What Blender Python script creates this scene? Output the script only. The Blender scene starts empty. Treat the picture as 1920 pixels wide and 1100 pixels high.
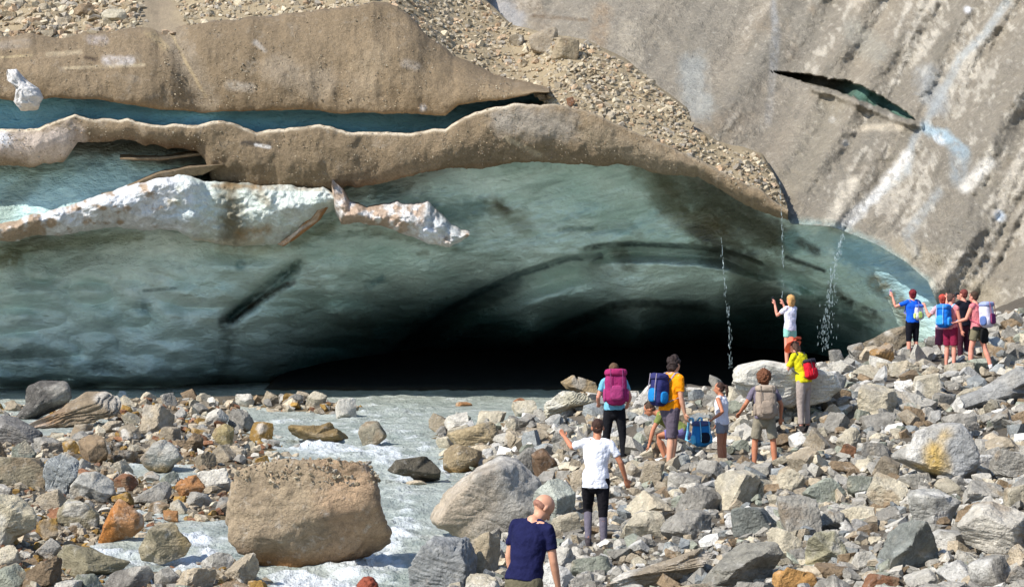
import bpy, bmesh, math, random
import numpy as np
from mathutils import Vector, Matrix
R = math.radians
F = 3583.0            # focal length in photo pixels (1920 wide)
EYE = 3.6             # camera height above the river
SUN = Vector((-0.60, -0.42, 0.72)).normalized()

# ------------------------------------------------------------------ camera, sky, sun, exposure
scene = bpy.context.scene
C = scene.collection
cam_d = bpy.data.cameras.new('camera')
cam = bpy.data.objects.new('camera', cam_d)
C.objects.link(cam)
cam.location = (0, 0, EYE)
cam.rotation_euler = (R(90), 0, 0)
cam_d.sensor_width = 36
cam_d.lens = 36 * F / 1920
cam_d.clip_end = 1000
cam_d.clip_start = 0.1
scene.camera = cam
world = bpy.data.worlds.new('World')
scene.world = world
world.use_nodes = True
wn = world.node_tree
sky = wn.nodes.new('ShaderNodeTexSky')
sky.sky_type = 'NISHITA'
sky.sun_disc = False
sky.sun_elevation = math.asin(SUN.z)
sky.sun_rotation = math.atan2(SUN.x, SUN.y) % (2 * math.pi)
sky.altitude = 1800
wn.links.new(sky.outputs[0], wn.nodes['Background'].inputs[0])
wn.nodes['Background'].inputs[1].default_value = 0.15
sun_d = bpy.data.lights.new('sun', 'SUN')
sun_d.energy = 4.2
sun_d.angle = R(0.53)
sun_d.color = (1.0, 0.955, 0.89)
sun = bpy.data.objects.new('sun', sun_d)
C.objects.link(sun)
sun.rotation_euler = SUN.to_track_quat('Z', 'Y').to_euler()
sun.location = (-30, -20, 40)
scene.view_settings.view_transform = 'Standard'
scene.view_settings.look = 'None'
scene.view_settings.exposure = 0.55
scene.view_settings.gamma = 1
scene.cycles.max_bounces = 8
scene.cycles.diffuse_bounces = 6

# ------------------------------------------------------------------ helpers
rng = np.random.default_rng(7)
random.seed(7)

def P(px, py, d):
    """world point(s) seen at photo pixel (px, py) and distance d"""
    px = np.asarray(px, float); py = np.asarray(py, float); d = np.asarray(d, float)
    return np.stack(np.broadcast_arrays((px - 960) / F * d, d, EYE - (py - 550) / F * d), -1)

def lin(c):
    c = np.asarray(c, float) / 255.0
    return np.where(c <= 0.04045, c / 12.92, ((c + 0.055) / 1.055) ** 2.4)

def _hash(ix, iy, iz, seed):
    h = (ix * 374761393 + iy * 668265263 + iz * 2147483647 + seed * 1274126177) & 0xFFFFFFFF
    h = ((h ^ (h >> 13)) * 1274126177) & 0xFFFFFFFF
    h = h ^ (h >> 16)
    return (h & 0xFFFF) / 32767.5 - 1.0

def vnoise(p, seed=0):
    p = np.asarray(p, float)
    i = np.floor(p).astype(np.int64); f = p - i
    f = f * f * (3 - 2 * f)
    out = 0
    for dx in (0, 1):
        wx = f[..., 0] if dx else 1 - f[..., 0]
        for dy in (0, 1):
            wy = f[..., 1] if dy else 1 - f[..., 1]
            for dz in (0, 1):
                wz = f[..., 2] if dz else 1 - f[..., 2]
                out = out + wx * wy * wz * _hash(i[..., 0] + dx, i[..., 1] + dy, i[..., 2] + dz, seed)
    return out

def fbm(p, octs=4, seed=0, gain=0.5, lac=2.03):
    a = 1; s = 0; t = 0
    p = np.asarray(p, float)
    for k in range(octs):
        s = s + a * vnoise(p, seed + k * 17); t += a
        p = p * lac + 3.7; a *= gain
    return s / t

def n2(x, y, sx, sy, seed=0, octs=4):
    x, y = np.broadcast_arrays(np.asarray(x, float), np.asarray(y, float))
    return fbm(np.stack([x / sx, y / sy, np.zeros_like(x) + 0.37], -1), octs, seed)

def sstep(a, b, x):
    t = np.clip((x - a) / (b - a), 0, 1)
    return t * t * (3 - 2 * t)

def crv(pts):
    xs = [p[0] for p in pts]; ys = [p[1] for p in pts]
    return lambda x: np.interp(x, xs, ys)

class RBF:
    def __init__(s, pts, vals, smooth=1e-3):
        s.p = np.asarray(pts, float); n = len(s.p)
        v = np.asarray(vals, float)
        K = np.linalg.norm(s.p[:, None] - s.p[None], axis=2) * -1
        A = np.zeros((n + 3, n + 3)); A[:n, :n] = K - np.eye(n) * smooth
        A[:n, n] = 1; A[:n, n + 1:] = s.p; A[n, :n] = 1; A[n + 1:, :n] = s.p.T
        s.w = np.linalg.solve(A, np.concatenate([v, np.zeros(3)]))
    def __call__(s, x, y):
        x, y = np.broadcast_arrays(np.asarray(x, float), np.asarray(y, float))
        o = np.zeros(x.shape) + s.w[-3] + s.w[-2] * x + s.w[-1] * y
        for (a, b), w in zip(s.p, s.w[:-3]):
            o -= w * np.sqrt((x - a) ** 2 + (y - b) ** 2)
        return o

def mesh_np(name, verts, faces, cols=None, smooth=True, mat=None):
    """faces: int array (n,3) or (n,4)"""
    verts = np.asarray(verts, np.float32).reshape(-1, 3)
    faces = np.asarray(faces, np.int32)
    me = bpy.data.meshes.new(name)
    k = faces.shape[1]
    me.vertices.add(len(verts)); me.vertices.foreach_set('co', verts.ravel())
    me.loops.add(faces.size); me.loops.foreach_set('vertex_index', faces.ravel())
    me.polygons.add(len(faces))
    me.polygons.foreach_set('loop_start', np.arange(0, faces.size, k, dtype=np.int32))
    me.update(calc_edges=True)
    me.polygons.foreach_set('use_smooth', np.full(len(faces), smooth, bool))
    if cols is not None:
        at = me.color_attributes.new('Col', 'FLOAT_COLOR', 'POINT')
        c = np.ones((len(verts), 4), np.float32); c[:, :3] = np.asarray(cols).reshape(-1, 3)
        at.data.foreach_set('color', c.ravel())
    if mat: me.materials.append(mat)
    me.validate()
    return me

def link(name, me, parent=None, loc=None):
    o = bpy.data.objects.new(name, me); C.objects.link(o)
    if parent: o.parent = parent
    if loc is not None: o.location = loc
    return o

def tag(o, label=None, cat=None, group=None, kind=None):
    if label: o['label'] = label
    if cat: o['category'] = cat
    if group: o['group'] = group
    if kind: o['kind'] = kind
    return o

def grid_faces(r, c, flip=False):
    i = np.arange((r - 1) * (c - 1)); a = i // (c - 1) * c + i % (c - 1)
    f = np.stack([a, a + c, a + c + 1, a + 1], 1)
    return f[:, ::-1] if flip else f

def strokes(px, py, lst, col):
    """blend stains: (polyline, width, colour255, strength[, softness]) in photo pixels onto col (linear)"""
    wob = n2(px, py, 38, 30, 91) * 1.0
    wob2 = n2(px, py, 9, 8, 92) * 1.0
    for st in lst:
        pl, w, c, s = st[:4]
        soft = st[4] if len(st) > 4 else 0.6
        x0 = min(p[0] for p in pl) - 2.5 * w; x1 = max(p[0] for p in pl) + 2.5 * w
        y0 = min(p[1] for p in pl) - 2.5 * w; y1 = max(p[1] for p in pl) + 2.5 * w
        m = (px > x0) & (px < x1) & (py > y0) & (py < y1)
        if not m.any(): continue
        X, Y = px[m], py[m]
        D = np.full(X.shape, 1e9)
        if len(pl) == 1: pl = [pl[0], (pl[0][0] + .1, pl[0][1])]
        for (ax, ay), (bx, by) in zip(pl[:-1], pl[1:]):
            t = np.clip(((X - ax) * (bx - ax) + (Y - ay) * (by - ay)) / ((bx - ax) ** 2 + (by - ay) ** 2 + 1e-9), 0, 1)
            D = np.minimum(D, np.hypot(X - ax - t * (bx - ax), Y - ay - t * (by - ay)))
        D = D / w + wob[m] * .75 + wob2[m] * .6 * min(1, 14 / w + .3)
        a = (1 - sstep(1 - soft, 1 + soft, D)) * s * (1 if w > 19 else (.35 + .65 * sstep(-.45, .1, wob2[m] + .6 * wob[m])))
        col[m] = col[m] * (1 - a[:, None]) + lin(c) * a[:, None]
    return col

# ------------------------------------------------------------------ materials
def mk(name):
    m = bpy.data.materials.new(name); m.use_nodes = True
    nt = m.node_tree; b = nt.nodes['Principled BSDF']
    return m, nt, b

def nz(nt, scale, detail=4, rough=0.6, vec=None, dist=0):
    n = nt.nodes.new('ShaderNodeTexNoise')
    n.inputs['Scale'].default_value = scale; n.inputs['Detail'].default_value = detail
    n.inputs['Roughness'].default_value = rough; n.inputs['Distortion'].default_value = dist
    if vec: nt.links.new(vec, n.inputs['Vector'])
    return n

def ramp(nt, src, a, b, c0=(0, 0, 0, 1), c1=(1, 1, 1, 1)):
    r = nt.nodes.new('ShaderNodeMapRange')
    r.inputs[1].default_value = a; r.inputs[2].default_value = b
    r.inputs[3].default_value = c0[0]; r.inputs[4].default_value = c1[0]
    nt.links.new(src, r.inputs[0])
    return r.outputs[0]

def attr_mat(name, rough=0.8, spec=0.3, mods=((6, .75, 1.25),), bumps=((20, .02), (90, .006)), warp=0.5, stretch=None, vor=None, lift=None, bump_str=1.0):
    m, nt, b = mk(name)
    at = nt.nodes.new('ShaderNodeAttribute'); at.attribute_name = 'Col'
    geo = nt.nodes.new('ShaderNodeNewGeometry')
    pos = geo.outputs['Position']
    if stretch:
        mp = nt.nodes.new('ShaderNodeMapping'); mp.inputs['Scale'].default_value = stretch[0]
        mp.inputs['Rotation'].default_value = stretch[1]
        nt.links.new(pos, mp.inputs[0]); pos = mp.outputs[0]
    cur = at.outputs['Color']
    for sc, lo, hi in mods:
        n = nz(nt, sc, 5, 0.65, pos, warp)
        v = ramp(nt, n.outputs[0], .25, .75, (lo,), (hi,))
        mx = nt.nodes.new('ShaderNodeVectorMath'); mx.operation = 'SCALE'
        nt.links.new(cur, mx.inputs[0]); nt.links.new(v, mx.inputs['Scale']); cur = mx.outputs[0]
    if lift:   # (scale, lo, hi, colour, strength) pale or dark flecks
        for sc, lo, hi, c, s in lift:
            n = nz(nt, sc, 6, .7, pos, .4)
            v = ramp(nt, n.outputs[0], lo, hi, (0,), (s,))
            mm = nt.nodes.new('ShaderNodeMix'); mm.data_type = 'RGBA'
            nt.links.new(v, mm.inputs[0]); nt.links.new(cur, mm.inputs[6]); mm.inputs[7].default_value = (*lin(c), 1)
            cur = mm.outputs[2]
    nt.links.new(cur, b.inputs['Base Color'])
    b.inputs['Roughness'].default_value = rough
    b.inputs['Specular IOR Level'].default_value = spec
    prev = None
    for sc, dist in bumps:
        n = nz(nt, sc, 5, .6, pos, .3)
        bp = nt.nodes.new('ShaderNodeBump'); bp.inputs['Strength'].default_value = bump_str
        bp.inputs['Distance'].default_value = dist
        nt.links.new(n.outputs[0], bp.inputs['Height'])
        if prev: nt.links.new(prev, bp.inputs['Normal'])
        prev = bp.outputs[0]
    if vor:
        vn = nt.nodes.new('ShaderNodeTexVoronoi'); vn.inputs['Scale'].default_value = vor[0]
        nt.links.new(pos, vn.inputs['Vector'])
        bp = nt.nodes.new('ShaderNodeBump'); bp.inputs['Strength'].default_value = 1; bp.inputs['Distance'].default_value = vor[1]
        nt.links.new(vn.outputs['Distance'], bp.inputs['Height'])
        if prev: nt.links.new(prev, bp.inputs['Normal'])
        prev = bp.outputs[0]
    if prev: nt.links.new(prev, b.inputs['Normal'])
    return m

M_rock = attr_mat('rock', .85, .25, ((1.6, .78, 1.2), (9, .66, 1.28), (45, .76, 1.2)), ((5, .07), (22, .03), (80, .01)),
                  lift=((7, .56, .75, (220, 214, 202), .45), (14, .58, .76, (74, 70, 64), .45), (3.5, .6, .8, (160, 128, 90), .3)))
M_gravel = attr_mat('gravel', .9, .15, ((2.5, .85, 1.15), (30, .7, 1.3)), ((18, .05), (60, .02)))
M_soil = attr_mat('dirt_on_ice', .85, .25, ((.5, .9, 1.1), (3.5, .84, 1.16), (9, .78, 1.22), (20, .78, 1.22)), ((3, .03), (9, .06), (25, .06)),
                  lift=((1.1, .58, .74, (172, 164, 150), .35), (5, .60, .74, (186, 178, 164), .35), (16, .60, .75, (84, 72, 56), .35)))
M_cave = attr_mat('cave_ice', .3, .5, ((.35, .84, 1.16), (1.6, .88, 1.12), (7, .94, 1.06)), ((.9, .25), (3.2, .08), (11, .02)), warp=.5,
                  stretch=((1, .5, 2.1), (0, R(16), 0)))
M_wall = attr_mat('ice_wall', .6, .4, ((.7, .85, 1.15), (5, .8, 1.2), (22, .78, 1.25)), ((1.6, .14), (6, .10), (20, .07)), warp=.6,
                  lift=((5, .58, .74, (222, 214, 198), .4), (9, .6, .74, (92, 80, 66), .4)))
M_snow = attr_mat('snow_ice', .55, .4, ((2, .88, 1.1), (8, .75, 1.15)), ((2.5, .12), (8, .07), (25, .03)))
M_water = attr_mat('water', .3, .25, ((.8, .85, 1.12), (5, .86, 1.12)), ((2.2, .16), (7, .09), (22, .03)), stretch=((1, .7, 1), (0, 0, 0)))

def plain(name, c, rough=.8, spec=.3, var=.12, sc=18, bump=.004, metallic=0):
    m, nt, b = mk(name)
    tc = nt.nodes.new('ShaderNodeTexCoord')
    n = nz(nt, sc, 4, .6, tc.outputs['Object'], .3)
    v = ramp(nt, n.outputs[0], .3, .7, (1 - var,), (1 + var,))
    mx = nt.nodes.new('ShaderNodeVectorMath'); mx.operation = 'SCALE'
    mx.inputs[0].default_value = tuple(lin(c)); nt.links.new(v, mx.inputs['Scale'])
    nt.links.new(mx.outputs[0], b.inputs['Base Color'])
    b.inputs['Roughness'].default_value = rough; b.inputs['Specular IOR Level'].default_value = spec
    b.inputs['Metallic'].default_value = metallic
    bp = nt.nodes.new('ShaderNodeBump'); bp.inputs['Distance'].default_value = bump; bp.inputs['Strength'].default_value = 1
    nt.links.new(n.outputs[0], bp.inputs['Height']); nt.links.new(bp.outputs[0], b.inputs['Normal'])
    return m
_mc = {}
def cloth(c, **k):
    key = (tuple(c), tuple(sorted(k.items())))
    if key not in _mc: _mc[key] = plain('cloth', c, .9, .15, .10, 14, .02, **k)
    return _mc[key]

# ------------------------------------------------------------------ terrain height
def zc(px, py, z): return (px, (EYE - z) * F / (py - 550), z)
def dc(px, py, d): return (px, d, EYE - (py - 550) / F * d)
TC = [
 # right bank, near to far
 (1400, 8, .9), (1000, 8, .6), (500, 8, .2), (2200, 8, 1.2), (-200, 8, .1),
 (985, 16.9, .12), (690, 14, .0), (1250, 14, .55), (1700, 13, .8), (2300, 14, 1.2),
 zc(740, 1100, -.35), zc(840, 1100, .0), zc(1000, 1100, .28), zc(1200, 1100, .55), zc(1400, 1100, .72), zc(1700, 1100, .9), zc(1920, 1100, 1.05), zc(2300, 1100, 1.35),
 zc(790, 1000, -.25), zc(960, 1000, .15), zc(1110, 1028, .42), zc(1300, 1000, .75), zc(1600, 1000, .95), zc(1920, 1000, 1.2), zc(2300, 1000, 1.6),
 zc(820, 930, -.25), zc(1000, 930, .25), zc(1200, 930, .7), zc(1500, 920, 1.0), zc(1770, 910, 1.2), zc(2000, 900, 1.45),
 dc(1250, 885, 29), dc(1150, 868, 32), dc(1355, 872, 30), dc(1435, 880, 29.5), dc(1510, 806, 33.8), dc(1480, 765, 35), dc(1700, 800, 33), dc(1900, 780, 33), dc(2200, 760, 33),
 dc(1710, 672, 42), dc(1790, 690, 40.5), dc(1835, 695, 40), dc(1650, 690, 41), dc(1920, 640, 43), dc(1560, 700, 40), dc(2200, 600, 44),
 zc(800, 850, -.15), zc(880, 850, .15), zc(1000, 850, .4), zc(820, 800, -.05), zc(900, 800, .2), zc(1000, 790, .4), zc(1100, 790, .7),
 zc(760, 770, -.5), zc(880, 765, -.3), zc(960, 762, -.08), zc(1040, 760, .25), dc(1060, 738, 48), dc(1250, 724, 44), dc(1380, 722, 42), dc(1480, 700, 43), dc(1600, 668, 44),
 dc(1750, 655, 46), dc(1850, 612, 47), dc(1920, 562, 50), dc(2100, 480, 52), dc(2500, 300, 54),
 (1000, 56, -.5), (1100, 54, .3), (1200, 52, .0), (1350, 50, .3), (1500, 50, .8), (1600, 50, 1.4), (1700, 52, 2.0), (1800, 55, 2.6), (1950, 58, 3.6),
 (1100, 62, -.7), (1300, 60, -.7), (1500, 60, -.6), (1650, 62, -.3), (1750, 64, .8), (1900, 68, 3),
 (1300, 100, -1), (900, 100, -1), (500, 100, -1), (0, 100, -1), (1700, 100, -1), (-600, 100, -1), (2600, 100, 4),
 # river
 zc(600, 1100, -.4), zc(500, 1095, -.25), zc(740, 1040, -.4), zc(760, 960, -.4), zc(740, 880, -.4), zc(700, 800, -.4), zc(560, 800, -.4), zc(480, 800, -.35), zc(440, 780, -.3),
 zc(760, 745, -.5), zc(850, 740, -.5), zc(700, 770, -.4), zc(330, 775, .06),
 # left bank and bars
 zc(100, 741, -.1), zc(280, 752, .16), zc(350, 745, .18), zc(430, 746, .18), zc(430, 762, .14), zc(540, 752, .24), zc(600, 762, .16), zc(662, 768, .08), zc(540, 739, -.05), zc(660, 748, -.2),
 zc(180, 770, .10), zc(90, 812, -.22), zc(150, 812, -.2), zc(200, 815, .12), zc(330, 815, .18), zc(400, 835, .18), zc(400, 800, .12), zc(20, 850, .15), zc(130, 860, .15), zc(230, 850, .05),
 zc(240, 885, -.12), zc(330, 905, -.18), zc(400, 880, .2), zc(180, 870, .16), zc(60, 930, .2), zc(200, 930, .12), zc(400, 950, .12), zc(300, 960, -.02), zc(60, 1010, .15), zc(220, 1000, .05),
 zc(180, 1045, -.12), zc(270, 1045, -.2), zc(380, 1010, -.2), zc(330, 1060, -.22), zc(460, 1060, .05), zc(380, 1090, .05), zc(250, 1100, -.1), zc(100, 1100, .1), zc(-100, 1100, .1), zc(450, 900, .12), zc(-300, 900, .3), zc(-300, 780, .2), zc(0, 770, -.05),
 (300, 74, -.6), (700, 76, -.8), (0, 76, -.6), (-500, 80, -.6), (900, 72, -.8),
]
_trbf = RBF([(a / 500, math.log(d) * 2.6) for a, d, z in TC], [t[2] for t in TC], 2e-3)
TPX = np.arange(-1400, 3401, 8.0)
TD = np.exp(np.linspace(math.log(3.0), math.log(130), 460))
_px, _d = np.meshgrid(TPX, TD)
ZG = _trbf(_px / 500, np.log(_d) * 2.6)
_wx = (_px - 960) / F * _d
bankw = sstep(800, 1100, _px)
ZG = ZG + n2(_wx, _d, 2.2, 2.2, 5, 5) * (.05 + .13 * bankw) + n2(_wx, _d, .45, .45, 6, 3) * (.03 + .03 * bankw)
inner = sstep(455, 540, _px + 20 * n2(_px, _d, 30, 3, 8)) * (1 - sstep(1560, 1650, _px)) * sstep(70.4, 71.4, _d + .5 * n2(_px, _d, 40, 3, 9))  # mask of a bank added inside the cave mouth to cover the bright water
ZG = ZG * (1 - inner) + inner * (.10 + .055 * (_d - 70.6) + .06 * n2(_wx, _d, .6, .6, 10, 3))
ZG = np.clip(ZG, -1.2, 6)

def ground_z(px, d):
    fx = np.clip((np.asarray(px, float) - TPX[0]) / 8.0, 0, len(TPX) - 1.001)
    fy = np.clip((np.log(np.asarray(d, float)) - math.log(3.0)) / (math.log(130) - math.log(3.0)) * 459, 0, 458.999)
    ix = fx.astype(int); iy = fy.astype(int); u = fx - ix; v = fy - iy
    return (ZG[iy, ix] * (1 - u) * (1 - v) + ZG[iy, ix + 1] * u * (1 - v) + ZG[iy + 1, ix] * (1 - u) * v + ZG[iy + 1, ix + 1] * u * v)

_DS = np.exp(np.linspace(math.log(10), math.log(75), 260))
def ground_hit(px, py, water=False):
    """distance at which the sight line through (px,py) first meets the ground"""
    px = np.atleast_1d(np.asarray(px, float)); py = np.atleast_1d(np.asarray(py, float))
    zz = ground_z(px[:, None] + 0 * _DS, _DS[None] + 0 * px[:, None])
    if water: zz = np.maximum(zz, 0)
    ray = EYE - (py[:, None] - 550) / F * _DS
    hit = ray <= zz
    k = hit.argmax(1); ok = hit.any(1)
    return np.where(ok, _DS[k], np.nan)

# ------------------------------------------------------------------ ground and river
def build_ground():
    v = np.stack([_wx, _d, ZG], -1)
    base = lin((104, 96, 84)) + 0 * v
    nn = n2(_wx, _d, 1.2, 1.2, 33, 4)[..., None]
    col = base * (1 + .35 * nn)
    wet = (1 - sstep(-.02, .12, ZG))[..., None]
    col = col * (1 - wet) + lin((118, 102, 74)) * wet
    col = col * (1 - inner[..., None]) + lin((34, 36, 36)) * inner[..., None]  # near-black colour on the added bank stands in for the cave's shade
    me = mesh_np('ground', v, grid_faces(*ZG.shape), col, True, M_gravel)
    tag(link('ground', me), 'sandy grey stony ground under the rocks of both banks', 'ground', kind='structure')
    g = 400  # ground sheet out of view, added and kept pale to bounce light
    me = mesh_np('far_ground', [(-g, -g, -1.3), (g, -g, -1.3), (g, g, -1.3), (-g, g, -1.3)], [[0, 1, 2, 3]],  # added sheet out of view, bounces light
                 np.tile(lin((182, 174, 160)), (4, 1)), False, M_gravel)
    tag(link('added_bounce_ground', me), 'wide flat valley floor around the glacier, added pale to bounce light', 'ground', kind='structure')
build_ground()

def build_water():
    px = np.arange(-1400, 2400, 5.0); d = np.exp(np.linspace(math.log(9), math.log(125), 620))
    X, D = np.meshgrid(px, d)
    py = 550 + EYE / D * F
    wx = (X - 960) / F * D
    # white water strength, in photo pixels on the river plane
    foam_lines = [([(430, 800), (560, 790), (680, 780), (800, 770)], 12, .5), ([(690, 800), (760, 815), (810, 840)], 16, .6), ([(480, 830), (560, 845), (640, 850)], 10, .8), ([(745, 860), (800, 850), (830, 865)], 12, .6), ([(740, 1020), (765, 930), (735, 860)], 26, .25), ([(20, 800), (140, 800)], 8, .3), ([(340, 880), (230, 870)], 10, .35),([(560, 830), (640, 840), (700, 850), (740, 870)], 16, 1.0), ([(700, 830), (740, 850), (760, 900)], 22, .9), ([(660, 800), (700, 845)], 10, .7),
        ([(440, 805), (500, 815)], 14, .5), ([(560, 838), (610, 845)], 9, .9),
        ([(745, 900), (760, 960), (750, 1010)], 24, .55), ([(760, 985), (720, 1040), (640, 1075), (540, 1095)], 34, 1.0), ([(640, 1095), (740, 1065)], 26, .8),
        ([(180, 1035), (250, 1045), (320, 1030), (380, 1010)], 17, .9), ([(250, 1085), (330, 1065), (400, 1040)], 18, 1.0), ([(260, 960), (270, 990)], 8, .5), ([(230, 1090), (300, 1095)], 12, .8),
        ([(225, 742), (235, 744)], 5, 1), ([(690, 745), (760, 752)], 4, .4), ([(780, 775), (830, 785)], 7, .6), ([(830, 870), (840, 890)], 9, .9), ([(250, 905), (330, 915)], 8, .3), ([(700, 760), (620, 775)], 5, .4), ([(430, 770), (560, 775)], 6, .25), ([(150, 770), (180, 800)], 5, .3)]
    foam = np.zeros(X.shape)
    for pl, w, s in foam_lines:
        Dm = np.full(X.shape, 1e9)
        for (ax, ay), (bx, by) in zip(pl[:-1], pl[1:]):
            t = np.clip(((X - ax) * (bx - ax) + (py - ay) * (by - ay)) / ((bx - ax) ** 2 + (by - ay) ** 2), 0, 1)
            Dm = np.minimum(Dm, np.hypot(X - ax - t * (bx - ax), py - ay - t * (by - ay)))
        foam = np.maximum(foam, s * np.exp(-(Dm / w) ** 2))
    rag = n2(wx, D, .35, .22, 41, 5)
    rag2 = n2(wx, D, .09, .07, 42, 3)
    streak = n2(wx, D, .9, .16, 43, 3); big = n2(wx, D, 3.5, 1.6, 45, 3); flow = n2(wx * .8 + D * .35, D * .9 - wx * .2, .22, 1.3, 46, 4)
    shore = (1 - sstep(-.16, .0, ground_z(X, D) * 1.0)) * 0
    inst = foam * .95 + rag * .6 + rag2 * .4 + flow * .55 - .22
    fo = np.clip(sstep(.22, .95, inst), 0, 1)
    fo = np.maximum(fo, .75 * sstep(.30, .55, rag * .5 + streak * .5 + rag2 * .3 + big * .35) * sstep(95, 60, D))
    base = lin((192, 196, 186))
    deep = lin((136, 146, 136))
    k = np.clip(.55 + .8 * streak + .5 * rag + .3 * big, 0, 1)[..., None]
    col = base * k + deep * (1 - k)
    col = col * (1 - fo[..., None]) + lin((226, 230, 230)) * fo[..., None]
    z = n2(wx, D, .9, .6, 44, 4) * (.10 + .12 * foam) + rag * (.03 + .12 * foam) + rag2 * (.008 + .05 * foam)
    z = z * sstep(110, 70, D)
    me = mesh_np('river_water', np.stack([wx, D, z], -1), grid_faces(*X.shape), col, True, M_water)
    tag(link('river_water', me), 'milky grey green meltwater river with white rapids', 'river', kind='structure')
build_water()

# ------------------------------------------------------------------ glacier
def loft(name, x0, x1, step, top, bot, rows, Dfun, colfun, mat, lip=2.0, rnd=40, toplip=2.5, jit=(0, 0), jits=(40, 12), seed=1, rough=(.25, 2.5), label=None, cat='glacier', extra=None, lipdown=10):
    """ice sheet between two outlines, at real distances, with its upper and lower edges turned back into depth"""
    xs = np.arange(x0, x1 + step, step)
    yt = top(xs) + n2(xs, xs * 0, jits[0], 10, seed, 4) * jit[0]
    yb = bot(xs) + n2(xs, xs * 0 + 9, jits[1] * 3, 10, seed + 3, 5) * jit[1]
    yb = np.maximum(yb, yt + .5)
    t = np.linspace(0, 1, rows)[:, None]
    PY = yt * (1 - t) + yb * t
    PX = np.broadcast_to(xs, PY.shape).copy()
    D = Dfun(PX, PY, t + 0 * PX)
    V = P(PX, PY, D)
    rd = fbm(V / rough[1], 5, seed + 9) * rough[0]
    # gentle rounding of both edges
    D = D + rd + .16 * np.exp(-t * rnd) + .14 * np.exp(-(1 - t) * rnd)
    col = colfun(PX, PY)
    blocks_py = [PY]; blocks_D = [D]; blocks_c = [col]
    if toplip:
        fr = np.array([1., .6, .3, .1])[:, None]
        blocks_py.insert(0, PY[:1] - fr * 4 * min(1, toplip)); blocks_D.insert(0, D[:1] + fr * toplip); blocks_c.insert(0, np.repeat(col[:1] * 1.0, 4, 0))
    if lip:
        fr = np.array([.08, .25, .6, 1.])[:, None]
        blocks_py.append(PY[-1:] - fr * 2 + fr * fr * -lipdown); blocks_D.append(D[-1:] + fr * lip); blocks_c.append(np.repeat(col[-1:], 4, 0))
    PY = np.concatenate(blocks_py); D = np.concatenate(blocks_D); col = np.concatenate(blocks_c)
    PX = np.broadcast_to(xs, PY.shape)
    me = mesh_np(name, P(PX, PY, D), grid_faces(*PY.shape), col, True, mat)
    o = link(name, me)
    return tag(o, label, cat, kind='structure')

# --- cave vault
CV = [(300, 345, 68.6), (450, 330, 68.4), (600, 325, 67.8), (720, 320, 67.0), (0, 400, 69), (150, 390, 69), (-600, 470, 67), (-600, 740, 72), (0, 440, 67.4), (0, 520, 67.3), (0, 620, 68.6), (0, 735, 71.2), (300, 430, 67), (300, 520, 67.4), (300, 620, 68.8), (300, 740, 71.6),
 (500, 440, 66.8), (500, 540, 67.6), (500, 640, 70.5), (520, 690, 75), (480, 740, 78), (650, 400, 66.7), (650, 500, 67.5), (640, 590, 71.5), (640, 650, 80), (620, 740, 90),
 (800, 300, 65.7), (800, 420, 67), (800, 520, 69.5), (800, 590, 76.5), (800, 640, 86), (800, 740, 100), (1000, 290, 65.2), (1000, 400, 67.5), (1000, 480, 69), (1000, 560, 71.8), (1000, 620, 77), (1000, 670, 93), (1000, 740, 110),
 (1200, 300, 64), (1200, 400, 67), (1200, 480, 68.6), (1200, 560, 70.8), (1200, 620, 76), (1200, 670, 92), (1200, 740, 112), (1350, 330, 63), (1350, 430, 66.5), (1350, 540, 69.8), (1350, 600, 77), (1350, 650, 90), (1350, 740, 104),
 (1500, 400, 62.6), (1500, 500, 66), (1500, 560, 69.5), (1500, 610, 80), (1500, 740, 96), (1600, 430, 61.6), (1600, 520, 63.5), (1600, 580, 66.5), (1600, 640, 76), (1600, 720, 86),
 (1700, 480, 60.2), (1700, 560, 59.9), (1700, 640, 62), (1700, 720, 66), (1765, 520, 58.2), (1765, 600, 58.4), (1780, 720, 59), (2000, 600, 58.5), (2000, 740, 59)]
_cv = RBF([(a / 300, b / 300) for a, b, c in CV], [c[2] for c in CV], 1e-2)
edge1 = crv([(640, 740), (760, 640), (840, 580), (900, 545), (980, 510), (1060, 484), (1120, 478), (1200, 480)])
edge2 = crv([(1080, 470), (1120, 461), (1180, 456), (1300, 462), (1360, 470), (1420, 492), (1500, 515), (1560, 545), (1650, 600)])
edge3 = crv([(1000, 640), (1080, 600), (1150, 572), (1220, 566), (1300, 575), (1400, 590)])
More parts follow.
